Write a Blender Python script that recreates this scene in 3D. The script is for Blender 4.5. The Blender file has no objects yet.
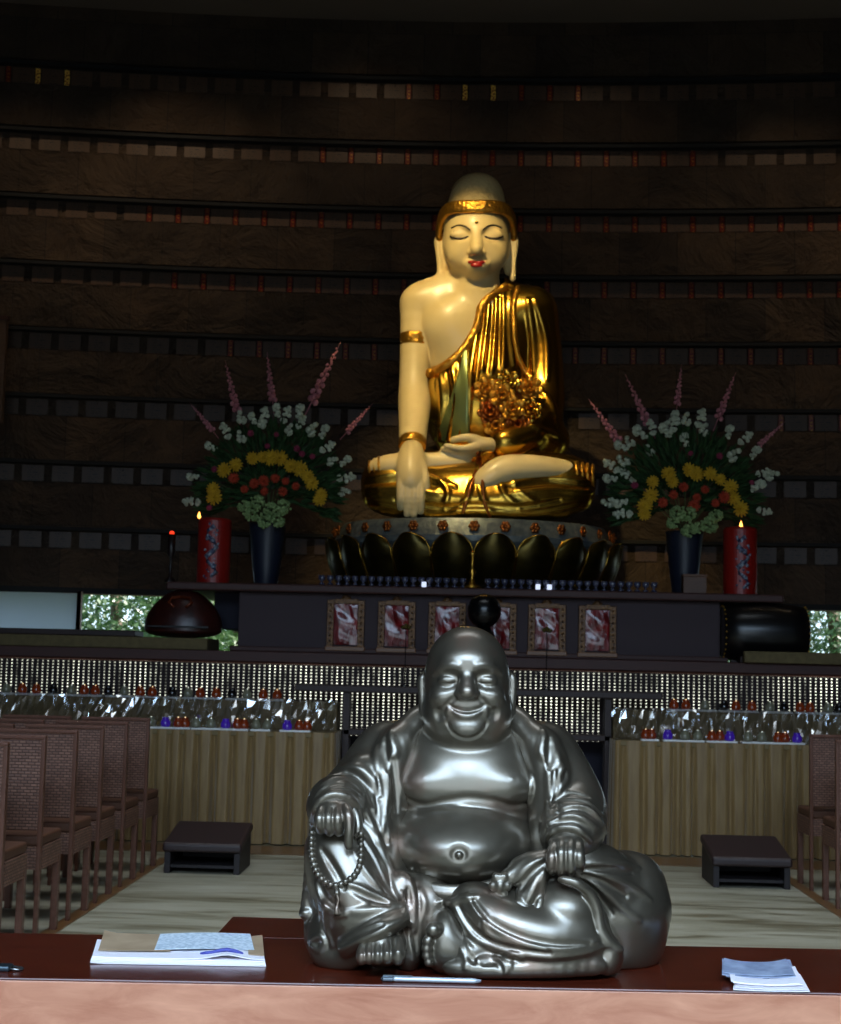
import bpy, bmesh, math, random
import numpy as np
from mathutils import Vector, Matrix

SC = bpy.context.scene
COL = SC.collection
PI = math.pi
R = math.radians
random.seed(7)
rng = np.random.default_rng(7)

# ------------------------------------------------------------------ camera
W, H, F = 841, 1024, 1500.0
CAMZ = 1.45
ROLL = 0.0236
dx_, dy_ = 468 - 420.5, 664 - 512.0
dxu = dx_ * math.cos(ROLL) + dy_ * math.sin(ROLL)
dyu = -dx_ * math.sin(ROLL) + dy_ * math.cos(ROLL)
PITCH = math.atan(dyu / F)
YAW = math.atan(dxu * math.cos(PITCH) / F)
CM = (Matrix.Rotation(YAW, 4, 'Z') @ Matrix.Rotation(PI / 2 + PITCH, 4, 'X') @ Matrix.Rotation(ROLL, 4, 'Z'))
CM = Matrix.Translation((0, 0, CAMZ)) @ CM
cam = bpy.data.cameras.new('camera')
cam.sensor_fit = 'VERTICAL'
cam.sensor_height = 24.0
cam.lens = 24.0 * F / H
cam.dof.use_dof = True
cam.dof.focus_distance = 3.65
cam.dof.aperture_fstop = 8.0
cam.clip_start = 0.05
cam.clip_end = 200
camo = bpy.data.objects.new('camera', cam)
COL.objects.link(camo)
camo.matrix_world = CM
SC.camera = camo
CMR = np.array(CM.to_3x3())

def ray(px, py):
    v = CMR @ np.array([(px - 420.5) / F, -(py - 512.0) / F, -1.0])
    return v
def at_y(px, py, Y):
    v = ray(px, py); t = Y / v[1]
    return np.array([v[0] * t, Y, CAMZ + v[2] * t])
def at_z(px, py, z):
    v = ray(px, py); t = (z - CAMZ) / v[2]
    return np.array([v[0] * t, v[1] * t, z])

# ------------------------------------------------------------------ colours and materials
def lin(c):
    return tuple(((x / 255) / 12.92 if x / 255 <= 0.04045 else ((x / 255 + 0.055) / 1.055) ** 2.4) for x in c)
def rgba(c): return (*lin(c), 1.0)

class Mat:
    """small node helper"""
    def __init__(s, name):
        s.m = bpy.data.materials.new(name); s.m.use_nodes = True
        s.nt = s.m.node_tree; s.n = s.nt.nodes; s.l = s.nt.links
        s.b = s.n['Principled BSDF']; s.out = s.n['Material Output']
        s.tc = s.n.new('ShaderNodeTexCoord')
    def set(s, **k):
        names = dict(col='Base Color', metal='Metallic', rough='Roughness', ior='IOR', trans='Transmission Weight',
                     coat='Coat Weight', coatr='Coat Roughness', sheen='Sheen Weight', alpha='Alpha',
                     emit='Emission Color', es='Emission Strength', spec='Specular IOR Level', sss='Subsurface Weight')
        for a, v in k.items():
            if a in ('col', 'emit') : v = rgba(v)
            s.b.inputs[names[a]].default_value = v
        return s
    def mapping(s, scale=(1, 1, 1), coord='Object', rot=(0, 0, 0)):
        mp = s.n.new('ShaderNodeMapping'); mp.inputs['Scale'].default_value = scale; mp.inputs['Rotation'].default_value = rot
        s.l.new(s.tc.outputs[coord], mp.inputs[0]); return mp.outputs[0]
    def noise(s, scale=5, detail=4, rough=0.5, vec=None, dist=0):
        n = s.n.new('ShaderNodeTexNoise'); n.inputs['Scale'].default_value = scale
        n.inputs['Detail'].default_value = detail; n.inputs['Roughness'].default_value = rough
        n.inputs['Distortion'].default_value = dist
        s.l.new(vec if vec is not None else s.tc.outputs['Object'], n.inputs['Vector']); return n.outputs['Fac']
    def ramp(s, fac, stops):
        r = s.n.new('ShaderNodeValToRGB'); e = r.color_ramp.elements
        while len(e) < len(stops): e.new(0.5)
        for el, (p, c) in zip(e, stops): el.position = p; el.color = rgba(c)
        s.l.new(fac, r.inputs[0]); return r.outputs[0]
    def framp(s, fac, a, b, lo=0, hi=1):
        r = s.n.new('ShaderNodeMapRange')
        for i, v in zip((1, 2, 3, 4), (a, b, lo, hi)): r.inputs[i].default_value = v
        s.l.new(fac, r.inputs[0]); return r.outputs[0]
    def math(s, op, a, b=None):
        m = s.n.new('ShaderNodeMath'); m.operation = op
        for i, v in enumerate((a, b)):
            if v is None: continue
            if isinstance(v, (int, float)): m.inputs[i].default_value = v
            else: s.l.new(v, m.inputs[i])
        return m.outputs[0]
    def link(s, o, name): s.l.new(o, s.b.inputs[name]); return s
    def bump(s, h, strength=0.5, dist=0.01):
        b = s.n.new('ShaderNodeBump'); b.inputs['Strength'].default_value = strength; b.inputs['Distance'].default_value = dist
        s.l.new(h, b.inputs['Height']); s.l.new(b.outputs[0], s.b.inputs['Normal']); return s

def plain(name, col, rough=0.5, metal=0.0, **k):
    return Mat(name).set(col=col, rough=rough, metal=metal, **k).m
def noisy(name, c1, c2, scale=6, rough=0.5, metal=0.0, vscale=(1, 1, 1), bump=0.0, bdist=0.01, lo=0.3, hi=0.7, detail=5, **k):
    m = Mat(name).set(rough=rough, metal=metal, **k)
    n = m.noise(scale, detail, vec=m.mapping(vscale))
    m.link(m.ramp(n, [(lo, c1), (hi, c2)]), 'Base Color')
    if bump: m.bump(n, bump, bdist)
    return m.m

# ------------------------------------------------------------------ object helpers
def mesh_obj(name, verts, faces, mat, parent=None, smooth=False):
    me = bpy.data.meshes.new(name)
    me.from_pydata([tuple(v) for v in verts], [], [tuple(f) for f in faces]); me.update()
    if smooth: me.shade_smooth()
    if mat: me.materials.append(mat)
    o = bpy.data.objects.new(name, me); COL.objects.link(o)
    if parent: o.parent = parent
    return o
def bm_obj(name, bm, mat, parent=None, smooth=False, bevel=0, seg=2, angle=40):
    bmesh.ops.recalc_face_normals(bm, faces=bm.faces[:])
    me = bpy.data.meshes.new(name); bm.to_mesh(me); bm.free()
    if smooth: me.shade_smooth()
    if isinstance(mat, (list, tuple)):
        for m in mat: me.materials.append(m)
    else: me.materials.append(mat)
    o = bpy.data.objects.new(name, me); COL.objects.link(o)
    if parent: o.parent = parent
    if bevel:
        md = o.modifiers.new('bevel', 'BEVEL'); md.width = bevel; md.segments = seg; md.limit_method = 'ANGLE'; md.angle_limit = R(angle)
    return o
def tag(o, label=None, cat=None, group=None, kind=None):
    if label: o['label'] = label
    if cat: o['category'] = cat
    if group: o['group'] = group
    if kind: o['kind'] = kind
    return o
def empty(name, loc=(0, 0, 0), rz=0, label=None, cat=None, group=None):
    o = bpy.data.objects.new(name, None); COL.objects.link(o); o.empty_display_size = 0.1
    o.location = loc; o.rotation_euler = (0, 0, rz)
    return tag(o, label, cat, group)
def copy_tree(o, parent=None):
    c = o.copy(); COL.objects.link(c)
    if parent: c.parent = parent
    for ch in list(o.children): copy_tree(ch, c)
    return c
def box(bm, x0, x1, y0, y1, z0, z1, mat=0):
    vs = [bm.verts.new(p) for p in ((x0, y0, z0), (x1, y0, z0), (x1, y1, z0), (x0, y1, z0), (x0, y0, z1), (x1, y0, z1), (x1, y1, z1), (x0, y1, z1))]
    for f in ((0, 3, 2, 1), (4, 5, 6, 7), (0, 1, 5, 4), (1, 2, 6, 5), (2, 3, 7, 6), (3, 0, 4, 7)):
        fc = bm.faces.new([vs[i] for i in f]); fc.material_index = mat
    return vs
def hexa(bm, pts):
    vs = [bm.verts.new(p) for p in pts]
    for f in ((0, 3, 2, 1), (4, 5, 6, 7), (0, 1, 5, 4), (1, 2, 6, 5), (2, 3, 7, 6), (3, 0, 4, 7)):
        bm.faces.new([vs[i] for i in f])
def lathe(bm, prof, seg=24, c=(0, 0, 0), sy=1.0):
    rings = []
    for r, z in prof:
        if r < 1e-6: rings.append([bm.verts.new((c[0], c[1], c[2] + z))])
        else: rings.append([bm.verts.new((c[0] + r * math.cos(2 * PI * i / seg), c[1] + sy * r * math.sin(2 * PI * i / seg), c[2] + z)) for i in range(seg)])
    for a, b in zip(rings, rings[1:]):
        for i in range(seg):
            j = (i + 1) % seg
            q = [a[i % len(a)], a[j % len(a)], b[j % len(b)], b[i % len(b)]]
            u = []
            for v in q:
                if v not in u: u.append(v)
            if len(u) > 2: bm.faces.new(u)
    for rg, fl in ((rings[0], 1), (rings[-1], 0)):
        if len(rg) > 2: bm.faces.new(rg[::-1] if fl else rg)
def tube(bm, pts, rad, seg=8, cap=True):
    pts = [Vector(p) for p in pts]
    if not hasattr(rad, '__len__'): rad = [rad] * len(pts)
    rings = []; up = Vector((0, 0, 1))
    for i, p in enumerate(pts):
        t = (pts[min(i + 1, len(pts) - 1)] - pts[max(i - 1, 0)]).normalized()
        a = t.cross(up)
        if a.length < 1e-3: a = t.cross(Vector((0, 1, 0)))
        a.normalize(); b = t.cross(a).normalized()
        rings.append([bm.verts.new(p + (a * math.cos(2 * PI * k / seg) + b * math.sin(2 * PI * k / seg)) * rad[i]) for k in range(seg)])
    for A, B in zip(rings, rings[1:]):
        for k in range(seg): bm.faces.new((A[k], A[(k + 1) % seg], B[(k + 1) % seg], B[k]))
    if cap: bm.faces.new(rings[0][::-1]); bm.faces.new(rings[-1])
def ball(bm, c, r, u=12, v=8, sc=(1, 1, 1), rot=None):
    m = Matrix.Translation(c) @ (rot.to_4x4() if rot is not None else Matrix()) @ Matrix.Diagonal((r * sc[0], r * sc[1], r * sc[2], 1))
    bmesh.ops.create_uvsphere(bm, u_segments=u, v_segments=v, radius=1, matrix=m)
def ico(bm, c, r, sub=1, sc=(1, 1, 1), rot=None):
    m = Matrix.Translation(c) @ (rot.to_4x4() if rot is not None else Matrix()) @ Matrix.Diagonal((r * sc[0], r * sc[1], r * sc[2], 1))
    bmesh.ops.create_icosphere(bm, subdivisions=sub, radius=1, matrix=m)
def struct(o): o['kind'] = 'structure'; return o
# ------------------------------------------------------------------ implicit-surface modelling
def smin(a, b, k):
    if k <= 0: return np.minimum(a, b)
    h = np.clip(0.5 + 0.5 * (b - a) / k, 0, 1)
    return b * (1 - h) + a * h - k * h * (1 - h)
def catmull(pts, n=6):
    P = np.array(pts, float); out = []
    for i in range(len(P) - 1):
        p0 = P[max(i - 1, 0)]; p1 = P[i]; p2 = P[i + 1]; p3 = P[min(i + 2, len(P) - 1)]
        for t in np.linspace(0, 1, n, endpoint=False):
            out.append(0.5 * ((2 * p1) + (-p0 + p2) * t + (2 * p0 - 5 * p1 + 4 * p2 - p3) * t * t + (-p0 + 3 * p1 - 3 * p2 + p3) * t ** 3))
    out.append(P[-1]); return np.array(out)

class Fld:
    """distance grid; control points are given as (px, py, w): a photo pixel and a distance w (in px units)
    towards the viewer from the plane Y0, turned into a real point in the room"""
    def __init__(s, lo, hi, h, Y0, S, cap=None):
        s.lo = np.array(lo, float); s.h = h; s.Y0 = Y0; s.S = S
        s.n = np.ceil((np.array(hi) - s.lo) / h).astype(int) + 1
        s.cap = cap or 14 * h; s.fs = 1.0
        s.d = np.full(s.n, s.cap, np.float32)
        s.ax = [(s.lo[i] + h * np.arange(s.n[i])).astype(np.float32) for i in range(3)]
    def P(s, p): return at_y(p[0], p[1], s.Y0 - p[2] * s.S)
    def _rng(s, a, b):
        i0 = np.clip(np.floor((a - s.lo) / s.h).astype(int), 0, s.n)
        i1 = np.clip(np.ceil((b - s.lo) / s.h).astype(int) + 1, 0, s.n)
        return i0, i1
    def _apply(s, a, b, fn, k, mode):
        pad = s.cap
        i0, i1 = s._rng(np.array(a) - pad, np.array(b) + pad)
        if np.any(i1 <= i0): return
        X = s.ax[0][i0[0]:i1[0]][:, None, None]; Y = s.ax[1][i0[1]:i1[1]][None, :, None]; Z = s.ax[2][i0[2]:i1[2]][None, None, :]
        d = fn(X, Y, Z); sl = tuple(slice(p, q) for p, q in zip(i0, i1))
        o = s.d[sl]
        if mode == 'add': r = smin(o, d, k)
        elif mode == 'sub': r = -smin(-o, d, k)
        elif mode == 'int': r = -smin(-o, -d, k)
        s.d[sl] = np.minimum(r, s.cap)
    def ell(s, p, r, k=6, rot=(0, 0, 0), mode='add', world=False):
        """rot: degrees about view axis (clockwise in photo +), vertical axis, side axis"""
        c = np.array(p, float) if world else s.P(p)
        sc = s.S * ((c[1] / s.Y0) if not world else 1)
        r = np.array(r, float) * sc   # r = (side, depth, up)
        M = np.array((Matrix.Rotation(R(rot[1]), 3, 'Z') @ Matrix.Rotation(R(rot[0]), 3, 'Y') @ Matrix.Rotation(R(rot[2]), 3, 'X')))
        ext = np.sqrt(((M * r[None, :]) ** 2).sum(1))
        def fn(X, Y, Z):
            x, y, z = X - c[0], Y - c[1], Z - c[2]
            a = [M[0, i] * x + M[1, i] * y + M[2, i] * z for i in range(3)]
            k0 = np.sqrt(sum((a[i] / r[i]) ** 2 for i in range(3)))
            k1 = np.sqrt(sum((a[i] / r[i] ** 2) ** 2 for i in range(3))) + 1e-9
            return k0 * (k0 - 1) / k1
        s._apply(c - ext, c + ext, fn, k * s.S, mode)
    def seg(s, A, B, ra, rb, k=4, mode='add'):
        A = np.array(A); B = np.array(B); ab = B - A; L2 = float(ab @ ab) + 1e-12
        m = max(ra, rb)
        def fn(X, Y, Z):
            t = np.clip(((X - A[0]) * ab[0] + (Y - A[1]) * ab[1] + (Z - A[2]) * ab[2]) / L2, 0, 1)
            return np.sqrt((X - A[0] - t * ab[0]) ** 2 + (Y - A[1] - t * ab[1]) ** 2 + (Z - A[2] - t * ab[2]) ** 2) - (ra + t * (rb - ra))
        s._apply(np.minimum(A, B) - m, np.maximum(A, B) + m, fn, k * s.S, mode)
    def path(s, sg, k=4, mode='add'):
        """many tapered pieces as one body, blended once; sg: (A, B, ra, rb) in room units"""
        lo = np.min([np.minimum(a, b) - max(ra, rb) for a, b, ra, rb in sg], axis=0) - s.cap
        hi = np.max([np.maximum(a, b) + max(ra, rb) for a, b, ra, rb in sg], axis=0) + s.cap
        i0, i1 = s._rng(lo, hi)
        if np.any(i1 <= i0): return
        loc = np.full(i1 - i0, s.cap, np.float32)
        for A, B, ra, rb in sg:
            A = np.array(A); B = np.array(B); m = max(ra, rb) + s.cap; ab = B - A; L2 = float(ab @ ab) + 1e-12
            j0, j1 = s._rng(np.minimum(A, B) - m, np.maximum(A, B) + m)
            if np.any(j1 <= j0): continue
            X = s.ax[0][j0[0]:j1[0]][:, None, None]; Y = s.ax[1][j0[1]:j1[1]][None, :, None]; Z = s.ax[2][j0[2]:j1[2]][None, None, :]
            t = np.clip(((X - A[0]) * ab[0] + (Y - A[1]) * ab[1] + (Z - A[2]) * ab[2]) / L2, 0, 1)
            d = np.sqrt((X - A[0] - t * ab[0]) ** 2 + (Y - A[1] - t * ab[1]) ** 2 + (Z - A[2] - t * ab[2]) ** 2) - (ra + t * (rb - ra))
            sl = tuple(slice(p - q, r - q) for p, r, q in zip(j0, j1, i0)); loc[sl] = np.minimum(loc[sl], d)
        sl = tuple(slice(p, q) for p, q in zip(i0, i1)); o = s.d[sl]; k = k * s.S
        r = smin(o, loc, k) if mode == 'add' else -smin(-o, loc, k)
        s.d[sl] = np.minimum(r, s.cap)
    def limb(s, pts, k=6, n=4, mode='add', kk=2.0):
        """pts: (px,py,w,r)"""
        q = catmull(pts, n) if len(pts) > 2 else np.array(pts, float)
        for i in range(len(q) - 1):
            s.seg(s.P(q[i]), s.P(q[i + 1]), q[i][3] * s.S, q[i + 1][3] * s.S, k, mode)
    def hit(s, u, v):
        o = np.array([0, 0, CAMZ]); dr = ray(u, v); dr = dr / np.linalg.norm(dr)
        y0, y1 = s.ax[1][0], s.ax[1][-1]
        t = np.arange(y0 / dr[1], y1 / dr[1], s.h * 0.5)
        p = o[None, :] + t[:, None] * dr[None, :]
        g = (p - s.lo) / s.h; i = np.floor(g).astype(int)
        ok = np.all((i >= 0) & (i < s.n - 1), axis=1)
        if not ok.any(): return None
        g = g[ok]; i = i[ok]; p = p[ok]; f = g - i
        val = 0
        for a in (0, 1):
            for b in (0, 1):
                for c in (0, 1):
                    wgt = (f[:, 0] if a else 1 - f[:, 0]) * (f[:, 1] if b else 1 - f[:, 1]) * (f[:, 2] if c else 1 - f[:, 2])
                    val = val + wgt * s.d[i[:, 0] + a, i[:, 1] + b, i[:, 2] + c]
        neg = np.where(val < 0)[0]
        if len(neg) == 0: return None
        return (s.Y0 - p[neg[0]][1]) / s.S
    def surf(s, pts, n=6, smooth=2, dw=0.0, base=None):
        q = catmull([p[:2] for p in pts], n); f = base or s
        w = [f.hit(a, b) for a, b in q]
        good = [i for i, x in enumerate(w) if x is not None]
        if not good: return None
        w = np.interp(np.arange(len(w)), good, [w[i] for i in good])
        for _ in range(smooth):
            w[1:-1] = 0.25 * w[:-2] + 0.5 * w[1:-1] + 0.25 * w[2:]
        return np.column_stack([q, w + dw])
    def fold(s, pts, r=3.0, k=4.0, off=0.45, mode='add', taper=True, n=6, base=None):
        """raised (add) or cut (sub) line lying on the surface below the drawn photo points"""
        q = s.surf(pts, n, base=base)
        if q is None: return
        m = len(q); sg_ = []; r = r * s.fs
        for i in range(m - 1):
            rr = []
            for j in (i, i + 1):
                t = j / (m - 1); rr.append(r * (0.35 + 0.65 * min(1, 4 * min(t, 1 - t))) if taper else r)
            sg = -off if mode == 'add' else off
            A = s.P((q[i][0], q[i][1], q[i][2] + sg * rr[0])); B = s.P((q[i + 1][0], q[i + 1][1], q[i + 1][2] + sg * rr[1]))
            sg_.append((A, B, rr[0] * s.S, rr[1] * s.S))
        s.path(sg_, k, mode)
    def cut_below(s, z):
        Z = s.ax[2][None, None, :]
        s.d = np.maximum(s.d, (z - Z).astype(np.float32))
    def blob_rm(s): pass
    def mesh(s, name, mat, parent=None, relax=1, off=0.0):
        d = s.d - off
        # close the grid's border
        for ax in range(3):
            sl = [slice(None)] * 3; sl[ax] = 0; d[tuple(sl)] = s.cap; sl[ax] = -1; d[tuple(sl)] = s.cap
        ins = d < 0
        n = np.array(d.shape) - 1
        cnt = np.zeros(n, np.int8)
        for a in (0, 1):
            for b in (0, 1):
                for c in (0, 1): cnt += ins[a:a + n[0], b:b + n[1], c:c + n[2]]
        act = (cnt > 0) & (cnt < 8)
        idx = np.argwhere(act); N = len(idx)
        vid = np.full(n, -1, np.int32); vid[act] = np.arange(N)
        acc = np.zeros((N, 3)); num = np.zeros(N)
        cor = {}
        for a in (0, 1):
            for b in (0, 1):
                for c in (0, 1): cor[(a, b, c)] = d[idx[:, 0] + a, idx[:, 1] + b, idx[:, 2] + c]
        for (a, b, c), v0 in cor.items():
            for ax in range(3):
                if (a, b, c)[ax] == 0:
                    e = [a, b, c]; e[ax] = 1; v1 = cor[tuple(e)]
                    cr = (v0 < 0) != (v1 < 0)
                    t = np.where(cr, v0 / np.where(cr, v0 - v1, 1), 0)
                    p = np.tile(np.array([a, b, c], float), (N, 1)); p[:, ax] += t
                    acc[cr] += p[cr]; num[cr] += 1
        V = idx + acc / num[:, None]
        faces = []
        for ax in range(3):
            u, w = [(1, 2), (2, 0), (0, 1)][ax]
            s0 = [slice(1, -1)] * 3; s1 = [slice(1, -1)] * 3
            s0[ax] = slice(0, -1); s1[ax] = slice(1, None)
            A = ins[tuple(s0)]; B = ins[tuple(s1)]
            e = np.argwhere(A != B)
            if len(e) == 0: continue
            flip = A[e[:, 0], e[:, 1], e[:, 2]]
            off3 = np.array([1, 1, 1]); off3[ax] = 0
            e = e + off3
            q = []
            for du, dw in ((-1, -1), (0, -1), (0, 0), (-1, 0)):
                c = e.copy(); c[:, u] += du; c[:, w] += dw
                q.append(vid[c[:, 0], c[:, 1], c[:, 2]])
            q = np.column_stack(q)
            q[~flip] = q[~flip][:, ::-1]
            faces.append(q)
        Q = np.vstack(faces); Q = Q[(Q >= 0).all(1)]
        # project the vertices back onto the surface after one smoothing pass
        for it in range(relax):
            su = np.zeros_like(V); cn = np.zeros(N)
            for a, b in ((0, 1), (1, 2), (2, 3), (3, 0)):
                np.add.at(su, Q[:, a], V[Q[:, b]]); np.add.at(cn, Q[:, a], 1)
                np.add.at(su, Q[:, b], V[Q[:, a]]); np.add.at(cn, Q[:, b], 1)
            V = 0.5 * V + 0.5 * su / np.maximum(cn, 1)[:, None]
        V = s.lo + V * s.h
        if parent: V = V - np.array(parent.location)[None, :]
        me = bpy.data.meshes.new(name)
        me.vertices.add(N); me.vertices.foreach_set('co', V.astype(np.float32).ravel())
        me.loops.add(len(Q) * 4); me.loops.foreach_set('vertex_index', Q.astype(np.int32).ravel())
        me.polygons.add(len(Q)); me.polygons.foreach_set('loop_start', np.arange(0, len(Q) * 4, 4, dtype=np.int32))
        me.update(calc_edges=True); me.validate(); me.shade_smooth()
        if mat: me.materials.append(mat)
        o = bpy.data.objects.new(name, me); COL.objects.link(o)
        if parent: o.parent = parent
        return o
# ------------------------------------------------------------------ laughing bronze statue on the table
TABLE_Z = 0.75
def bronze_mat():
    m = Mat('bronze').set(metal=0.85, rough=0.34, coat=1.0, coatr=0.2)
    n = m.noise(9, 4)
    m.link(m.ramp(n, [(0.3, (104, 96, 83)), (0.55, (112, 103, 89)), (0.78, (126, 101, 86))]), 'Base Color')
    n2 = m.noise(30, 3)
    m.link(m.framp(n2, 0.2, 0.8, 0.36, 0.43), 'Roughness')
    return m.m
BRONZE = bronze_mat()

def build_bronze(h=0.0026):
    Y0, S = 3.70, 3.70 / F
    lo, hi = (-0.46, 3.30, 0.74), (0.54, 4.06, 1.57)
    mk = lambda lo=lo, hi=hi, h=h: Fld(lo, hi, h, Y0, S)
    base = at_z(480, 950, TABLE_Z)
    root = empty('laughing_buddha_statue', (base[0], 3.7, TABLE_Z), 0,
                 'large grey bronze laughing Buddha with bare round belly on the front table', 'statue')
    # ---------------- body: head, chest, belly, hands, feet
    f = mk()
    E, L, Fo = f.ell, f.limb, f.fold
    # torso
    E((466, 790, -25), (86, 70, 85), 8)
    E((466, 782, 0), (74, 48, 46), 10)                   # chest
    E((431, 786, 24), (32, 23, 19), 12)
    E((503, 786, 24), (32, 23, 19), 12)
    E((467, 788, 24), (32, 20, 16), 12)
    E((460, 841, 14), (74.5, 60, 44.5), 5)                   # belly
    E((459, 848, 26), (64, 60, 35), 9)
    Fo([(404, 797), (422, 805), (445, 801), (468, 798), (492, 801), (512, 806), (531, 803)], 2.2, 5, 0.3, 'sub')
    E((425, 779, 42), (2.6, 2.4, 2.6), 3); E((511, 780, 42), (2.6, 2.4, 2.6), 3)   # nipples
    w = f.hit(459, 854)
    E((459, 854, w + 1), (8.0, 4.5, 8.0), 5, mode='sub')
    E((459, 855, w - 2.5), (3.6, 3.0, 3.6), 2)
    # neck
    E((467, 738, -22), (44, 36, 18), 8)
    # head
    hw = 6
    E((467, 668, hw), (40.5, 44, 41.5), 4)
    E((467, 690, hw), (42, 43, 44), 10)
    E((467.3, 712, hw + 2), (42.5, 40, 34), 8)
    E((441.5, 714, hw + 12), (17, 22, 21), 8); E((493.5, 714, hw + 12), (17, 22, 21), 8)   # jowls
    E((467, 733, hw + 14), (33, 25, 17.5), 8)
    E((467.3, 724, hw + 8), (38.5, 30, 25), 8)
    E((467, 729, hw + 32), (18, 12, 10.5), 6)            # chin
    E((443.5, 697, hw + 31), (13, 11, 10), 8); E((490.5, 697, hw + 31), (13, 11, 10), 8)   # cheeks
    E((467, 663, hw + 33), (22, 9, 10), 12)              # brow
    for sx in (-1, 1):
        ex = 467.5 + sx * 19.0
        w = f.hit(ex, 680)
        E((ex, 680, w + 4), (14, 7.5, 8.5), 5, rot=(sx * 5, 0, 0), mode='sub')
        w = f.hit(ex, 680)
        E((ex, 680.5, w - 2.0), (10.4, 6.2, 6.2), 2, rot=(sx * 4, 0, 0))
        Fo([(ex - 10.5, 682), (ex - 5, 683.4), (ex, 683.6), (ex + 5, 683.4), (ex + 10.5, 682)], 0.9, 1.2, 0.0, 'sub')
        Fo([(ex - sx * 10, 666), (ex - sx * 2, 665), (ex + sx * 6, 667), (ex + sx * 14, 673)], 2.0, 5.5, 0.7)    # brow ridge
    # nose
    L([(467, 671, hw + 38, 3.6), (467, 681, hw + 42, 4.2), (467, 690.5, hw + 47, 6.4)], 6)
    E((467, 692.5, hw + 49), (8.6, 8, 7.0), 3)
    E((459.6, 695, hw + 43.5), (5.0, 6, 4.2), 2.2); E((474.4, 695, hw + 43.5), (5.0, 6, 4.2), 2.2)
    for sx in (-1, 1): E((467 + sx * 4, 700, hw + 48), (2.0, 3, 1.2), 1.0, mode='sub')
    # mouth
    E((467, 704, hw + 26), (15, 9, 10), 8)
    for sx in (-1, 1):
        Fo([(467 + sx * 11, 697), (467 + sx * 17, 702), (467 + sx * 21.5, 709), (467 + sx * 22, 716)], 1.5, 4.0, 0.2, 'sub')
    mo = [(449.5, 705.5), (455, 709), (461, 711), (467, 711.6), (473, 711), (479, 709), (484.5, 705.5)]
    Fo(mo, 2.0, 2.2, -0.1, 'sub')
    Fo([(453, 711.5), (460, 715.2), (467, 716.6), (474, 715.2), (481, 711.5)], 3.1, 2.0, 0.3)
    for sx in (-1, 1):
        w = f.hit(467.2 + sx * 18.5, 710); E((467.2 + sx * 18.5, 710.5, w - 1.0), (3.4, 2.6, 5), 3)
        w = f.hit(466.7 + sx * 29.2, 715)
        E((466.7 + sx * 29.2, 715, w + 2.5), (4.4, 4.0, 6.0), 4, mode='sub')
    Fo([(447.5, 723), (450.5, 730), (457, 736), (467, 738.8), (477, 736), (483.5, 730), (486.5, 723)], 1.4, 3.0, 0.25, 'sub')
    # ears
    for sx in (-1, 1):
        ex = 467.3 + sx * 43
        L([(ex, 675, hw - 8, 3.0), (ex + sx * 2.6, 681, hw - 7, 3.4), (ex + sx * 2.4, 694, hw - 5, 3.2), (ex + sx * 1.6, 708, hw - 3, 3.2), (ex + sx * 1.0, 719, hw - 2, 4.0)], 2.5)
        L([(ex - sx * 2, 674, hw - 14, 4), (ex, 690, hw - 13, 5), (ex - sx * 1, 708, hw - 9, 5), (ex, 718, hw - 8, 5)], 4)
    # ---- hand on the raised knee (viewer's left)
    E((333.5, 809, 80), (17, 15, 11), 4, rot=(-4, 0, 0))
    E((334, 803, 66), (16, 18, 13), 6)
    for (x0, y0), (x1, y1), (x2, y2) in (((321.5, 810), (319.5, 819), (320.5, 828)), ((330, 808), (328.6, 819), (329.3, 830)), ((338.5, 808), (337.8, 819), (338.6, 830))):
        L([(x0, y0, 88, 4.5), (x1, y1, 97, 4.7), (x2, y2, 94, 4.3), (x2 + .3, y2 + 2.0, 86, 3.9)], 1.6)
    L([(345, 807, 88, 4.6), (348.4, 815, 97, 4.6), (349.3, 828, 99, 4.2), (348.6, 840, 98, 3.9), (348.9, 846.5, 96, 3.5)], 1.6)
    L([(350, 807, 72, 6), (356, 816, 74, 4.8), (358, 826, 78, 4.2), (357.5, 833, 80, 3.7)], 2)
    # ---- hand gripping the sack (viewer's right)
    E((566, 844, 78), (17.5, 15, 11), 4, rot=(3, 0, 0))
    E((569, 836, 66), (16, 18, 12), 6)
    for x0, y0, x2, y2 in ((553.5, 847, 551.2, 870), (562, 844, 561.0, 872.5), (571, 844, 570.6, 872), (579, 846, 580.0, 868)):
        L([(x0, y0, 87, 4.6), ((x0 + x2) / 2 - .5, y0 + 9, 96, 4.8), (x2, y2 - 5, 96, 4.6), (x2, y2, 88, 4.1)], 1.6)
    # ---- foot on the table, toes to the viewer (viewer's left)
    E((383, 943, 88), (24, 34, 22), 8)
    E((381, 936, 70), (22, 30, 30), 8)
    for x, y, r in ((361.5, 957, 4.3), (369.2, 956, 4.5), (377.8, 956, 4.7), (387, 955.5, 5.2), (398, 955, 6.4)):
        L([(x + (384 - x) * .12, y - 13, 112, r * .95), (x, y - 5, 119, r), (x, y, 122, r * 1.06), (x, y + 4, 121, r * .9)], 1.3)
        E((x, y - 1.5, 122 + r * .85), (r * .55, r * .35, r * .6), .6)
    # ---- foot lying on its side, toes in a column
    E((444, 940, 80), (19, 26, 31), 7, rot=(4, 0, 0))
    E((452, 948, 84), (26, 22, 22), 8)
    for x, y, r in ((433.6, 930, 6.6), (428.0, 941, 4.5), (427.0, 948.6, 4.3), (427.2, 955.6, 4.1), (429.0, 962.2, 3.9)):
        L([(x + 9, y + .5, 92, r), (x + 1.5, y, 101, r), (x - .5, y, 104, r)], 1.3)
    f.cut_below(TABLE_Z + 0.001)
    body = f

    # ---------------- robe
    g = mk(); g.fs = 1.22
    E, L, Fo = g.ell, g.limb, g.fold
    E((466, 815, -52), (104, 66, 105), 8)                                  # back
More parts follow.
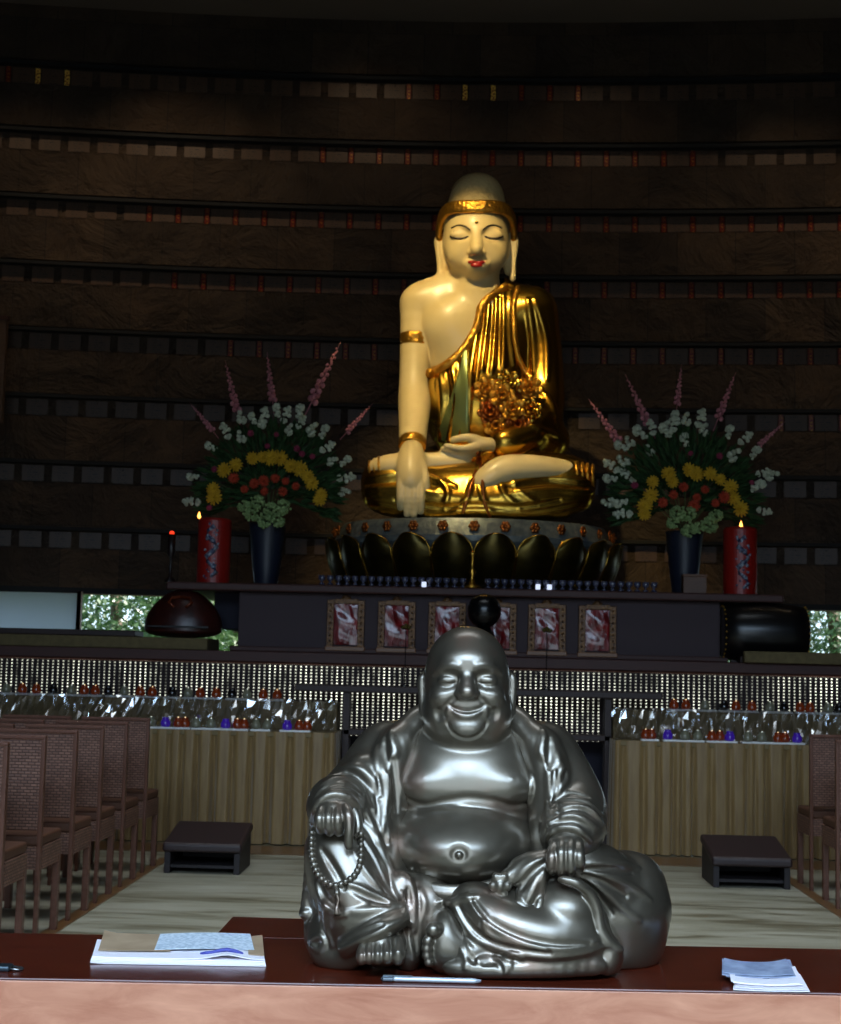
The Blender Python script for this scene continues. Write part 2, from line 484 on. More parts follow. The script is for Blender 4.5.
    E((415, 752, -30), (40, 34, 34), 14); E((519, 752, -30), (40, 34, 34), 14)   # shoulders
    E((466, 905, -10), (125, 72, 52), 10)                                  # seat
    # collar behind the neck
    L([(400, 742, 12, 13), (418, 722, -6, 13), (440, 712, -30, 13), (467, 708, -42, 13), (494, 712, -30, 13), (516, 722, -6, 13), (534, 742, 12, 13)], 6)
    # chest panels of the robe at both sides of the opening
    L([(398, 745, 12, 18), (388, 775, 20, 19), (384, 810, 24, 20), (385, 850, 30, 20), (392, 885, 32, 18)], 8)
    L([(540, 745, 12, 18), (549, 775, 20, 19), (552, 810, 24, 20), (552, 850, 30, 20), (548, 885, 30, 18)], 8)
    # sleeves
    L([(389, 754, -18, 33), (369, 780, -8, 31), (350, 801, 14, 30), (338, 806, 44, 27), (335, 806, 62, 23)], 7)
    L([(544, 754, -18, 32), (559, 782, -8, 32), (572, 808, 10, 31), (574, 826, 42, 28), (569, 832, 58, 24)], 7)
    # hanging cloth of the left sleeve
    L([(360, 800, 40, 15), (376, 828, 42, 14), (388, 846, 40, 10)], 8)
    L([(365, 775, 20, 22), (380, 810, 30, 15), (386, 840, 34, 10)], 8)
    # raised knee and shin (viewer's left), cloth falling to the table
    E((338, 850, 44), (32, 40, 30), 8)
    E((360, 880, 40), (52, 40, 62), 10, rot=(-20, 0, 0))
    L([(340, 846, 52, 27), (350, 880, 62, 32), (362, 915, 70, 34)], 10)
    E((345, 935, 44), (38, 44, 32), 10)
    L([(316, 842, 30, 9), (316, 880, 26, 9), (315, 915, 24, 9), (320, 942, 34, 13)], 6)
    E((306, 913, 30), (7, 8, 6), 5)
    L([(311, 842, 34, 4.5), (309, 876, 30, 4.5), (306, 908, 28, 5)], 3); L([(320, 880, 60, 4), (318, 905, 56, 4.5), (322, 932, 60, 5)], 4)
    E((319, 944, 62), (11, 12, 12), 5)
    L([(325, 952, 66, 13), (345, 957, 76, 11), (362, 948, 92, 9)], 6)
    # hem above the foot
    L([(345, 948, 96, 7), (362, 938, 108, 7), (384, 928, 112, 7), (404, 918, 98, 6)], 6)
    E((378, 915, 78), (30, 30, 20), 9, rot=(-12, 0, 0))
    # cloth between the legs
    E((425, 915, 50), (32, 34, 45), 8)
    E((409, 945, 60), (14, 30, 28), 6)
    L([(402, 880, 70, 9), (408, 915, 76, 8), (412, 955, 76, 8)], 6)
    # lying leg (viewer's right)
    E((520, 918, 58), (62, 40, 36), 10, rot=(8, 0, 0))
    E((562, 913, 66), (40, 40, 35), 8)
    L([(470, 905, 72, 20), (500, 925, 84, 24), (545, 940, 86, 26), (585, 940, 74, 24)], 10)
    E((535, 955, 72), (72, 38, 19), 8, rot=(2, 0, 0))
    E((470, 950, 76), (26, 34, 22), 8)
    L([(450, 967, 100, 7), (480, 969, 106, 7), (520, 969, 106, 7), (560, 968, 102, 7), (600, 966, 92, 7)], 5)
    # flap of hem at the right
    L([(600, 915, 66, 6), (603, 935, 72, 7), (612, 952, 74, 9), (611, 966, 72, 8)], 4)
    # ---- details: lapels, folds
    Fo([(417, 733), (409.5, 741), (404, 760), (401, 784), (405, 806), (395, 826), (392.5, 851), (400, 866), (409, 878)], 3.2, 3, 0.2, base=body)
    Fo([(516, 735), (524, 744), (531, 770), (530, 804), (539, 830), (540, 852), (534, 868)], 3.2, 3, 0.2, base=body)
    for pts in ([(391, 731), (392, 740), (395, 752), (391, 758)], [(543, 731), (543, 740), (541, 752), (545, 759)],
                [(376, 748), (377, 762), (382, 790), (384, 815)], [(558, 755), (559, 775), (556, 800)],
                [(386, 762), (388, 790), (386, 812), (389, 838)], [(548, 765), (550, 790), (549, 815), (552, 832)]):
        Fo(pts, 2.6, 5, 0.35)
    for pts in ([(385, 738), (385, 752), (388, 770)], [(550, 738), (550, 752), (549, 768)], [(378, 776), (379, 800), (381, 825)],
                [(393, 760), (396, 790), (397, 812)], [(556, 772), (556, 800), (559, 818)]):
        Fo(pts, 2.2, 4, 0.3, 'sub')
    # sleeve folds and cuffs
    Fo([(311, 832), (311.5, 818), (316, 806), (324, 798), (333, 794.5), (343, 795.5), (352, 800), (358, 808), (361, 820)], 3.2, 2.5, 0.1)
    for pts in ([(316, 797), (328, 788), (345, 787), (357, 794)], [(322, 785), (338, 779), (356, 783), (370, 798)],
                [(340, 768), (358, 768), (372, 780), (380, 800)], [(366, 812), (374, 826), (382, 843)], [(380, 800), (382, 820), (378, 842)]):
        Fo(pts, 2.4, 4.5, 0.45)
    for pts in ([(319, 791), (333, 783.5), (350, 785), (362, 795)], [(330, 775), (350, 773), (366, 786), (374, 806)], [(370, 808), (378, 824), (386, 845)]):
        Fo(pts, 2.0, 4, 0.25, 'sub')
    Fo([(546, 842), (549, 835), (556, 829), (566, 827), (577, 829), (585, 835), (592, 842)], 3.2, 2.5, 0.1)
    for pts in ([(548, 824), (560, 817), (578, 817), (596, 827)], [(552, 808), (566, 800), (585, 802), (602, 815)], [(555, 795), (566, 780), (563, 768), (556, 782), (552, 800)],
                [(556, 812), (575, 807), (592, 812), (606, 832)]):
        Fo(pts, 2.2, 4, 0.4)
    for pts in ([(551, 818), (566, 810), (584, 810), (602, 823)], [(554, 801), (570, 793), (588, 797)], [(558, 823), (575, 821), (592, 831)]):
        Fo(pts, 1.9, 3.6, 0.25, 'sub')
    # trousers and knee folds (viewer's left)
    for pts in ([(364, 824), (374, 836), (384, 856), (396, 884), (402, 905)], [(350, 885), (364, 892), (384, 900), (403, 907)],
                [(346, 912), (365, 911), (385, 908), (404, 905)], [(316, 885), (322, 900), (334, 912), (346, 915)],
                [(326, 900), (326, 920), (331, 945)],
                [(340, 950), (356, 940), (378, 931), (404, 919)], [(352, 850), (366, 872), (382, 892)]):
        Fo(pts, 2.4, 4.5, 0.45)
    for pts in ([(357, 834), (372, 856), (386, 884), (397, 900)], [(352, 889), (368, 897), (388, 904)], [(319, 882), (326, 898), (340, 908)],
                [(320, 915), (323, 932), (328, 946)], [(342, 944), (358, 934), (382, 925)], [(322, 850), (336, 872), (344, 888)]):
        Fo(pts, 2.2, 4, 0.3, 'sub')
    Fo([(313, 940), (320, 936), (325, 942), (320, 950), (313, 946)], 2.4, 3, 0.4, taper=False)
    # cloth between the legs
    for pts in ([(402, 893), (406, 915), (411, 935), (413, 960)], [(420, 890), (424, 905), (420, 925), (418, 955)], [(410, 880), (414, 900), (414, 930)]):
        Fo(pts, 2.2, 4, 0.45)
    Fo([(408, 890), (410, 920), (416, 950)], 2, 3.5, 0.3, 'sub')
    # lying leg: hem swirls
    for pts in ([(452, 898), (462, 920), (475, 936), (500, 948), (540, 955), (580, 953), (606, 945)], [(468, 895), (478, 912), (500, 930), (530, 942), (565, 947), (596, 942)],
                [(488, 918), (484, 925), (492, 936), (515, 944), (545, 950)], [(456, 928), (462, 940), (468, 955), (466, 968)],
                [(478, 960), (490, 958), (500, 962), (506, 972)], 
                [(510, 966), (508, 958), (514, 953), (522, 958)]):
        Fo(pts, 2.5, 4.5, 0.45)
    for pts in ([(458, 905), (468, 922), (484, 938), (510, 948), (550, 954)], [(474, 900), (490, 920), (520, 936), (555, 944), (590, 944)], [(460, 935), (466, 950), (474, 962)],
                [(484, 964), (496, 962), (502, 970)], [(565, 886), (582, 890), (593, 905), (597, 930)]):
        Fo(pts, 1.9, 3.8, 0.3, 'sub')
    L([(560, 879, 96, 2.5), (576, 883, 98, 3.4), (590, 894, 92, 4), (597, 910, 90, 4.4), (600, 928, 90, 4.6), (608, 942, 90, 4.6), (620, 950, 88, 3.4)], 4)
    L([(604, 944, 84, 6), (609, 956, 84, 9), (606, 966, 84, 8)], 4)
    # scalloped edge above the lying foot
    Fo([(437, 903), (444, 901), (452, 903), (460, 899), (468, 898), (478, 896)], 3.0, 2.5, 0.2)
    g.cut_below(TABLE_Z + 0.001)
    # ---------------- sash
    s_ = mk(lo=(-0.30, 3.38, 0.82), hi=(0.20, 3.72, 1.10))
    top = catmull([(398, 874, 44), (412, 883, 58), (432, 889, 68), (452, 891.5, 72), (475, 890, 70), (498, 884, 64), (514, 876, 52)], 5)
    for dv, r, dw in ((-2.5, 4.5, 0), (2.5, 4.6, 1.5), (7.5, 3.6, 1)):
        s_.path([(s_.P((a[0], a[1] + dv, a[2] + dw)), s_.P((b[0], b[1] + dv, b[2] + dw)), r * S, r * S) for a, b in zip(top[:-1], top[1:])], 2.0)
    # ---------------- sack
    q = mk(lo=(0.02, 3.36, 0.74)); q.fs = 1.2
    q.ell((610, 908, -6), (59.5, 60, 55), 8, rot=(0, 0, 0))
    q.ell((610, 940, -8), (52, 56, 40), 12)
    q.ell((632, 880, -6), (30, 40, 26), 10)
    q.limb([(572, 858, 58, 12), (588, 866, 44, 20), (602, 884, 24, 34)], 9)
    q.limb([(566, 858, 66, 9), (550, 859, 74, 8), (534, 866, 76, 12), (520, 872, 76, 12)], 5)      # neck passing under the hand
    q.limb([(530, 865, 78, 9), (516, 874, 80, 8), (505, 879, 82, 6)], 4)
    q.limb([(535, 874, 78, 11), (531, 890, 82, 11), (524, 903, 88, 8)], 5)
    q.limb([(518, 903, 94, 4), (527, 910, 96, 4), (536, 911, 95, 4), (541, 902, 92, 4)], 2.5)
    for a in range(6):
        an = a * PI / 3
        q.ell((500 + 7.0 * math.cos(an), 886 + 10 * math.sin(an), 88), (5.0, 4.5, 5.0), 2)
    q.ell((500, 886, 90), (5, 5, 6), 3)
    for pts in ([(584, 866), (602, 864), (622, 864), (638, 868)], [(584, 872), (606, 876), (630, 886), (650, 900)], [(583, 878), (600, 888), (620, 906), (640, 920)],
                [(582, 884), (594, 898), (606, 922), (618, 945)], [(545, 858), (530, 866), (516, 880)], [(547, 866), (538, 880), (528, 900)], [(543, 872), (542, 890), (540, 900)]):
        q.fold(pts, 2.2, 4.5, 0.45)
    for pts in ([(584, 869), (606, 869), (632, 873)], [(584, 875), (603, 882), (626, 896)], [(583, 881), (597, 894), (612, 914)], [(545, 862), (532, 873), (521, 890)]):
        q.fold(pts, 1.8, 3.8, 0.3, 'sub')
    q.cut_below(TABLE_Z + 0.001)
    body.mesh('body', BRONZE, root)
    g.mesh('robe', BRONZE, root)
    s_.mesh('sash', BRONZE, root)
    q.mesh('sack', BRONZE, root)['label'] = 'round cloth sack gripped at its neck'
    # ---------------- prayer beads
    loop = [(312, 833), (311.5, 846), (312, 857), (315, 868), (320, 877), (328, 883.5), (337, 885.5), (346, 881.5), (354, 876), (359, 867), (361, 856), (361, 845), (361, 834)]
    q2 = catmull(loop, 12)
    ds = np.concatenate([[0], np.cumsum(np.linalg.norm(np.diff(q2, axis=0), axis=1))])
    nb = 25
    bm = bmesh.new()
    for t in np.linspace(0, ds[-1], nb):
        x, y = np.interp(t, ds, q2[:, 0]), np.interp(t, ds, q2[:, 1])
        wh = max(v for v in (g.hit(x, y), body.hit(x, y), 40) if v is not None)
        p = at_y(x, y, Y0 - (wh + 2.0) * S) - np.array(root.location)
        ball(bm, p, 3.3 * S, 14, 10)
    bo = bm_obj('prayer_beads', bm, BRONZE, root, smooth=True)
    bm = bmesh.new()
    pts = [at_y(x, y, Y0 - ((g.hit(x, y) or 60) + 2.2) * S) - np.array(root.location) for x, y in ((337, 887), (337, 893), (337.5, 900), (337.3, 908), (337, 915))]
    tube(bm, pts, [2.0 * S, 2.6 * S, 2.2 * S, 2.6 * S, 3.4 * S], 10)
    ball(bm, pts[1], 3.2 * S, 12, 8)
    bm_obj('tassel', bm, BRONZE, bo, smooth=True)
    return root
build_bronze()
# ------------------------------------------------------------------ the hall
STAGE_Y = 12.78
STAGE_Z = at_y(200, 650, 12.7)[2]
WALL_Y, WALL_R, WALL_X = 16.3, 36.0, 0.1
SLAB_Z = at_y(240, 583, 12.9)[2]
def wall_y(x): return WALL_Y - (x - WALL_X) ** 2 / (2 * WALL_R)
CEIL = float(at_y(420, 18, 16.2)[2])
XW = 7.0

def woodm(name, c1, c2, rough=0.35, scale=(2, 25, 25), coat=0.0, bump=0.0):
    m = Mat(name).set(rough=rough, coat=coat, coatr=0.12)
    n = m.noise(3, 6, 0.6, vec=m.mapping(scale), dist=0.8)
    m.link(m.ramp(n, [(0.3, c1), (0.7, c2)]), 'Base Color')
    if bump: m.bump(n, bump, 0.002)
    return m.m
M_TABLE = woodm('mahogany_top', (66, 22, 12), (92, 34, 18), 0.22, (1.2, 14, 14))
M_TABLE_FRONT_LIT = woodm('mahogany_front_daylit', (170, 106, 80), (208, 146, 116), 0.35, (1.5, 10, 6))  # daylight on the front painted in as a lighter wood than the top
M_DARKWOOD = woodm('dark_red_wood', (50, 20, 15), (66, 29, 22), 0.6)
M_BENCH = woodm('bench_wood', (36, 18, 14), (48, 25, 20), 0.55)
M_NAVY = plain('navy_cloth', (34, 32, 44), 0.9)
M_CABINET = plain('grey_violet_panel', (66, 54, 58), 0.85)
M_BLACK = plain('black_lacquer', (8, 8, 9), 0.25)
M_GOLD = plain('gold', (200, 150, 60), 0.3, 1.0)

# floor: worn grey stone with streaks
m = Mat('worn_grey_floor').set(rough=0.45)
n = m.noise(2.2, 8, 0.62, vec=m.mapping((0.35, 2.2, 1)), dist=1.2)
c = m.ramp(n, [(0.36, (96, 88, 66)), (0.46, (140, 136, 116)), (0.56, (158, 154, 136)), (0.72, (170, 168, 152))])
m.link(c, 'Base Color'); m.link(m.framp(n, 0.3, 0.7, 0.35, 0.55), 'Roughness'); m.bump(n, 0.15, 0.004)
M_FLOOR = m.m
bm = bmesh.new(); box(bm, -XW, XW, -3.0, 17.5, -0.1, 0.0)
struct(bm_obj('floor', bm, M_FLOOR))
M_STRIP = woodm('brown_border', (92, 62, 36), (118, 84, 50), 0.3, (12, 2, 2))
for nm, x0, x1, y0, y1 in (('trim_1', -2.20, -2.12, 4.0, 11.0), ('trim_2', 2.24, 2.32, 4.0, 11.0), ('trim_3', -6.5, 6.5, 11.35, 11.85)):
    bm = bmesh.new(); box(bm, x0, x1, y0, y1, 0.0, 0.004); struct(bm_obj(nm, bm, M_STRIP))

# curved stone wall of stepped courses
m = Mat('rough_slate').set(rough=0.85)
vec = m.mapping((1, 1, 1))
bk = m.n.new('ShaderNodeTexBrick'); bk.inputs['Scale'].default_value = 1.0
cx = m.n.new('ShaderNodeSeparateXYZ'); m.l.new(m.tc.outputs['Object'], cx.inputs[0])
cb = m.n.new('ShaderNodeCombineXYZ'); m.l.new(cx.outputs[0], cb.inputs[0]); m.l.new(cx.outputs[2], cb.inputs[1])
m.l.new(cb.outputs[0], bk.inputs['Vector'])
bk.inputs['Brick Width'].default_value = 0.63; bk.inputs['Row Height'].default_value = 0.7087; bk.inputs['Mortar Size'].default_value = 0.004
bk.inputs['Color1'].default_value = rgba((88, 70, 54)); bk.inputs['Color2'].default_value = rgba((64, 52, 42)); bk.inputs['Mortar'].default_value = rgba((40, 34, 30))
n1 = m.noise(1.3, 8, 0.6, dist=0.6); n2 = m.noise(0.5, 3)
mx = m.n.new('ShaderNodeMix'); mx.data_type = 'RGBA'; mx.blend_type = 'MULTIPLY'; mx.inputs[0].default_value = 1
m.l.new(bk.outputs['Color'], mx.inputs[6]); m.l.new(m.ramp(n1, [(0.25, (150, 140, 130)), (0.75, (255, 250, 240))]), mx.inputs[7])
m.link(mx.outputs[2], 'Base Color'); m.bump(m.noise(1.6, 8, 0.6, dist=0.5), 1.0, 0.25)
M_STONE = m.m
M_LEDGE = plain('ledge_dark', (12, 13, 15), 0.8)
ZL = [at_y(800, 82 + 66.4 * k, wall_y(3.56))[2] for k in range(8)]      # undersides of the dark ledges
ZB = at_y(807, 610, wall_y(3.6))[2]
xs = np.linspace(-XW, XW, 57)
def band(bm, z0, z1, dy, mat=0, th=0.3):
    a = [[bm.verts.new((x, wall_y(x) - dy, z)) for x in xs] for z in (z0, z1)]
    b = [[bm.verts.new((x, wall_y(x) - dy + th, z)) for x in xs] for z in (z0, z1)]
    for i in range(len(xs) - 1):
        for q in ((a[0][i], a[0][i + 1], a[1][i + 1], a[1][i]), (b[0][i + 1], b[0][i], b[1][i], b[1][i + 1]),
                  (a[0][i + 1], a[0][i], b[0][i], b[0][i + 1]), (a[1][i], a[1][i + 1], b[1][i + 1], b[1][i])):
            fc = bm.faces.new(q); fc.material_index = mat
bm = bmesh.new()
band(bm, ZB, CEIL, 0.0)
for k in range(8):
    z = ZL[k]
    if 1: band(bm, max(z - 0.205 - 0.475, ZB), z - 0.205, 0.05, 0, 0.06)     # protruding rough stone course
band(bm, ZL[0] + 0.08, ZL[0] + 0.55, 0.05, 0, 0.06)
for k in range(8):
    band(bm, ZL[k], ZL[k] + 0.036, 0.10, 1, 0.11)
band(bm, ZB, ZB + 0.06, 0.06, 1, 0.07)
wo = bm_obj('wall_back', bm, [M_STONE, M_LEDGE]); struct(wo)
# ceiling, side walls, lower back wall, front wall with the open doorway
M_CEIL = plain('ceiling_paint', (120, 104, 90), 0.9)
M_WALL = plain('side_wall_paint', (60, 50, 44), 0.9)
bm = bmesh.new(); box(bm, -XW, XW, -3.0, 17.0, CEIL, CEIL + 0.1); struct(bm_obj('ceiling', bm, M_CEIL))
for s, nm in ((-1, 'wall_left'), (1, 'wall_right')):
    bm = bmesh.new(); box(bm, min(s * XW, s * (XW + .1)), max(s * XW, s * (XW + .1)), -3.0, 17.0, 0, CEIL + .1); struct(bm_obj(nm, bm, M_WALL))
bm = bmesh.new()
a = [wall_y(x) for x in xs]
box(bm, -XW, XW, 15.55, 15.75, 0, 1.50); struct(bm_obj('wall_back_lower', bm, M_WALL))
bm = bmesh.new()
DW, DH = 3.2, 3.0
box(bm, -XW, -DW, -3.1, -3.0, 0, CEIL); box(bm, DW, XW, -3.1, -3.0, 0, CEIL); box(bm, -DW, DW, -3.1, -3.0, DH, CEIL)
struct(bm_obj('wall_front', bm, M_WALL))
# low strip window behind the stage
m = Mat('window_glass'); m.n.remove(m.b)
tr = m.n.new('ShaderNodeBsdfTransparent'); gl = m.n.new('ShaderNodeBsdfGlossy'); gl.inputs['Roughness'].default_value = 0.02
ms = m.n.new('ShaderNodeMixShader'); ms.inputs[0].default_value = 0.05
m.l.new(tr.outputs[0], ms.inputs[1]); m.l.new(gl.outputs[0], ms.inputs[2]); m.l.new(ms.outputs[0], m.out.inputs[0]); M_GLASS = m.m
m = Mat('frosted_panel').set(col=(214, 218, 226), rough=0.8); M_FROST = m.m
m.n.remove(m.b); df = m.n.new('ShaderNodeBsdfDiffuse'); df.inputs[0].default_value = rgba((206, 212, 224))
tl = m.n.new('ShaderNodeBsdfTranslucent'); tl.inputs[0].default_value = rgba((200, 208, 222)); ms = m.n.new('ShaderNodeMixShader'); ms.inputs[0].default_value = 0.75
m.l.new(df.outputs[0], ms.inputs[1]); m.l.new(tl.outputs[0], ms.inputs[2]); m.l.new(ms.outputs[0], m.out.inputs[0])
xm = at_y(79, 610, 15.8)[0]
edges = [(-XW, xm), (xm, -1.2), (-1.2, 1.4), (1.4, XW)]
for i, (x0, x1) in enumerate(edges):
    w = empty('window_%d' % (i + 1), (0, 15.8, 1.5)); struct(w)
    bm = bmesh.new(); box(bm, x0 + .02, x1 - .02, 0.0, 0.01, 0.02, 0.60); bm_obj('pane', bm, M_FROST if i == 0 else M_GLASS, w)
    bm = bmesh.new()
    for q in ((x0 - .02, x0 + .025, 0, .62), (x1 - .02, x1 + .02, 0, .62)): box(bm, q[0], q[1], -0.03, 0.04, q[2], q[3])
    box(bm, x0, x1, -0.03, 0.04, 0, 0.03)
    bm_obj('window_frame', bm, plain('window_frame_brown', (96, 48, 34), 0.5) if i < 2 else M_DARKWOOD, w)

# ------------------------------------------------------------------ wall plaques
m = Mat('plaque_red').set(rough=0.35)
sp = m.n.new('ShaderNodeSeparateXYZ'); m.l.new(m.tc.outputs['Object'], sp.inputs[0])
ab = m.math('ABSOLUTE', sp.outputs[0])
inner = m.math('LESS_THAN', ab, 0.014)
n = m.noise(60, 2, vec=m.mapping((1, 1, 0.9)))
ch = m.math('MULTIPLY', m.math('MULTIPLY', inner, m.math('GREATER_THAN', n, 0.5)), m.math('GREATER_THAN', m.math('SINE', m.math('MULTIPLY', sp.outputs[2], 150)), -0.55))
mx = m.n.new('ShaderNodeMix'); mx.data_type = 'RGBA'; m.l.new(ch, mx.inputs[0])
mx.inputs[6].default_value = rgba((104, 16, 10)); mx.inputs[7].default_value = rgba((170, 110, 44))
m.link(mx.outputs[2], 'Base Color'); m.link(m.math('MULTIPLY', ch, 0.6), 'Metallic'); M_PLAQUE = m.m
m = Mat('tablet_cream').set(rough=0.5)
sp = m.n.new('ShaderNodeSeparateXYZ'); m.l.new(m.tc.outputs['Object'], sp.inputs[0])
n = m.noise(75, 2, vec=m.mapping((1, 1, 0.5)))
rows = m.math('GREATER_THAN', m.math('SINE', m.math('MULTIPLY', sp.outputs[2], 230)), 0.2)
ink = m.math('MULTIPLY', m.math('MULTIPLY', m.math('GREATER_THAN', n, 0.52), rows), m.math('LESS_THAN', m.math('ABSOLUTE', sp.outputs[0]), 0.06))
mx = m.n.new('ShaderNodeMix'); mx.data_type = 'RGBA'; m.l.new(ink, mx.inputs[0])
mx.inputs[6].default_value = rgba((78, 55, 38)); mx.inputs[7].default_value = rgba((36, 28, 22))
m.link(mx.outputs[2], 'Base Color'); M_TABLET = m.m
bm = bmesh.new(); box(bm, -0.028, 0.028, -0.012, 0.0, -0.09, 0.09)
pl0 = bm_obj('memorial_strip', bm, M_PLAQUE, bevel=0.004, seg=1)
bm = bmesh.new(); box(bm, -0.116, 0.116, -0.009, 0.0, -0.085, 0.085)
ico(bm, (0.0, -0.011, 0.06), 0.010, 1)
tb0 = bm_obj('name_tablet', bm, M_TABLET)
ordn = ['topmost', 'second', 'third', 'fourth', 'fifth', 'sixth', 'seventh', 'eighth']
first = [True, True]
M_GLINT = noisy('painted_glint_strip', (150, 70, 16), (255, 205, 90), 50, 0.5, 0.0, lo=.45, hi=.5)  # spotlight glint painted into the strip colour as bright gold
gd0 = None; ngd = 0
PITCHX = 29.1 * WALL_Y / F
nst = 0; ntb = 0
for k in range(8):
    z = ZL[k] - 0.10
    x = at_y(9 + (k % 3) * 0.5, 120, 16.0)[0] - PITCHX * 3
    while True:
        yw = wall_y(x)
        px = 468 + x * F / yw
        if px > 905: break
        hid = (k >= 3 and 425 < px < 540) or (k >= 5 and 400 < px < 556) or (k == 7 and (400 < px < 560))
        ang = math.atan2(-(x - WALL_X), WALL_R) * -1
        if not hid:
            has = (px > 300 and k == 1 and px < 690) or (k == 2 and px > 110) or (k == 3 and px > 140) or (k == 4 and 205 < px) or (k == 5 and 770 < px) or (k == 0 and (-40 < px < 60 or 390 < px < 580))
            if has:
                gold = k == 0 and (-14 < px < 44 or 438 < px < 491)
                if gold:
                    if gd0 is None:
                        gd0 = pl0.copy(); gd0.data = pl0.data.copy(); gd0.data.materials[0] = M_GLINT; o = gd0
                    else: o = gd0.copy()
                    o.name = 'glint_strip'
                elif first[0]: o = pl0; first[0] = False
                else: o = pl0.copy()
                if o is not pl0: COL.objects.link(o)
                o.location = (x, yw - 0.002, z); o.rotation_euler = (0, 0, -ang)
                if gold: tag(o, 'strip with painted gold glint in the topmost wall row, %s' % {0: 'left one of the left pair', 1: 'right one of the left pair', 2: 'left one of the middle pair', 3: 'right one of the middle pair'}.get(ngd, 'middle'), 'plaque', 'strips with painted glint'); ngd += 1
                else: tag(o, 'narrow dark red strip between name tablets in the %s wall row' % ordn[k], 'plaque', 'red strips in the %s wall row' % ordn[k]); nst += 1
            o = tb0 if first[1] else tb0.copy()
            if not first[1]: COL.objects.link(o)
            first[1] = False
            x2 = x + PITCHX / 2; o.location = (x2, wall_y(x2) - 0.002, z); o.rotation_euler = (0, 0, -ang)
            tag(o, 'small name tablet with fine dark writing in the %s row of the stone wall' % ordn[k], 'plaque', 'name tablets in the %s wall row' % ordn[k]); ntb += 1
        x += PITCHX
# ------------------------------------------------------------------ stage
m = Mat('stage_top'); M_STAGE = M_DARKWOOD
X0, X1 = -6.9, 6.9
bm = bmesh.new(); box(bm, X0, X1, STAGE_Y - 0.08, 15.54, STAGE_Z - 0.09, STAGE_Z)
box(bm, X0, X1, STAGE_Y + 0.16, 15.54, 0.0, STAGE_Z - 0.09)
struct(bm_obj('trim_4', bm, M_DARKWOOD, bevel=0.008))
# perforated screen under the stage edge
PX, PZ = 5.2 * STAGE_Y / F, 3.15 * STAGE_Y / F
cols = int(10.2 / PX); rowsn = 22
xa = at_y(-8, 700, STAGE_Y)[0] - 26 * PX; za = at_y(468, 669, STAGE_Y)[2]
scr = empty('perforated_screen', (0, STAGE_Y, 0), 0, 'dark screen with rows of tiny bright backlit holes along the stage front', 'screen')
bm = bmesh.new()
hx, hz = 0.0074, 0.0054
def hexhole(cx_, cz_):
    return [(cx_ + hx * math.cos(PI / 3 * i + PI / 6), cz_ + hz * math.sin(PI / 3 * i + PI / 6)) for i in range(6)]
# each cell: outer quad ring to a hexagonal hole
for j in range(rowsn):
    for i in range(cols):
        x_, z_ = xa + i * PX, za - (j + 1) * PZ
        co = [(x_, z_), (x_ + PX, z_), (x_ + PX, z_ + PZ), (x_, z_ + PZ)]
        h4 = [(x_ + PX / 2 - hx, z_ + PZ / 2 - hz), (x_ + PX / 2 + hx, z_ + PZ / 2 - hz), (x_ + PX / 2 + hx, z_ + PZ / 2 + hz), (x_ + PX / 2 - hx, z_ + PZ / 2 + hz)]
        o4 = [bm.verts.new((a, 0.0, b)) for a, b in co]; i4 = [bm.verts.new((a, 0.0, b)) for a, b in h4]
        b4 = [bm.verts.new((a, 0.012, b)) for a, b in h4]
        for q in range(4):
            r_ = (q + 1) % 4
            bm.faces.new((o4[q], o4[r_], i4[r_], i4[q])); bm.faces.new((i4[q], i4[r_], b4[r_], b4[q]))
box(bm, X0, xa, 0, 0.012, 0.6, za); box(bm, xa + cols * PX, X1, 0, 0.012, 0.6, za)
me = bpy.data.meshes.new('panel'); bm.to_mesh(me); bm.free(); me.materials.append(plain('screen_dark', (34, 20, 22), 0.8))
o = bpy.data.objects.new('panel', me); COL.objects.link(o); o.parent = scr
bm = bmesh.new(); zlo = za - rowsn * PZ
box(bm, X0, X1, -0.02, 0.02, zlo - 0.05, zlo); box(bm, X0, X1, 0.0, 0.15, 0.0, zlo - .05)
bm_obj('base_board', bm, M_NAVY, scr)
m = Mat('backlight').set(col=(20, 20, 20))
n = m.noise(9, 3, 0.7, vec=m.mapping((1, 1, 0.35))); n2 = m.noise(1.1, 2)
m.link(m.math('MULTIPLY', m.framp(n, 0.36, 0.62, 0.06, 1.0), m.framp(n2, 0.35, 0.6, 0.35, 1.0)), 'Emission Strength')
m.b.inputs['Emission Color'].default_value = (2.6, 2.6, 2.15, 1)
bm = bmesh.new(); box(bm, xa, xa + cols * PX, 0.05, 0.06, zlo, za); bm_obj('backlight', bm, m.m, scr)

# ------------------------------------------------------------------ altar cabinet on the stage
CY = 13.0
def XY(px, Y=CY): return (px - 468) * Y / F
SH = SLAB_Z - STAGE_Z
alt = empty('altar_cabinet', (0.06, CY, STAGE_Z), 0, 'long dark altar cabinet on the stage under the golden seated Buddha', 'altar')
bm = bmesh.new(); box(bm, -2.06, 2.1, 0.0, 2.85, 0.0, SH - .07); bm_obj('body', bm, M_CABINET, alt, bevel=0.01)
bm = bmesh.new(); box(bm, -2.68, 2.62, -0.12, 2.87, SH - .07, SH); bm_obj('top_slab', bm, M_DARKWOOD, alt, bevel=0.015)
bm = bmesh.new(); box(bm, -2.12, 2.16, -0.06, 0.05, 0.0, 0.045); bm_obj('plinth', bm, M_DARKWOOD, alt, bevel=0.01)
for s in (-1, 1):
    bm = bmesh.new(); x_ = -2.33 if s < 0 else 2.12
    box(bm, x_, x_ + 0.24, 0.32, 2.0, 0.20, SH - .072); bm_obj('side_bracket', bm, M_NAVY, alt)
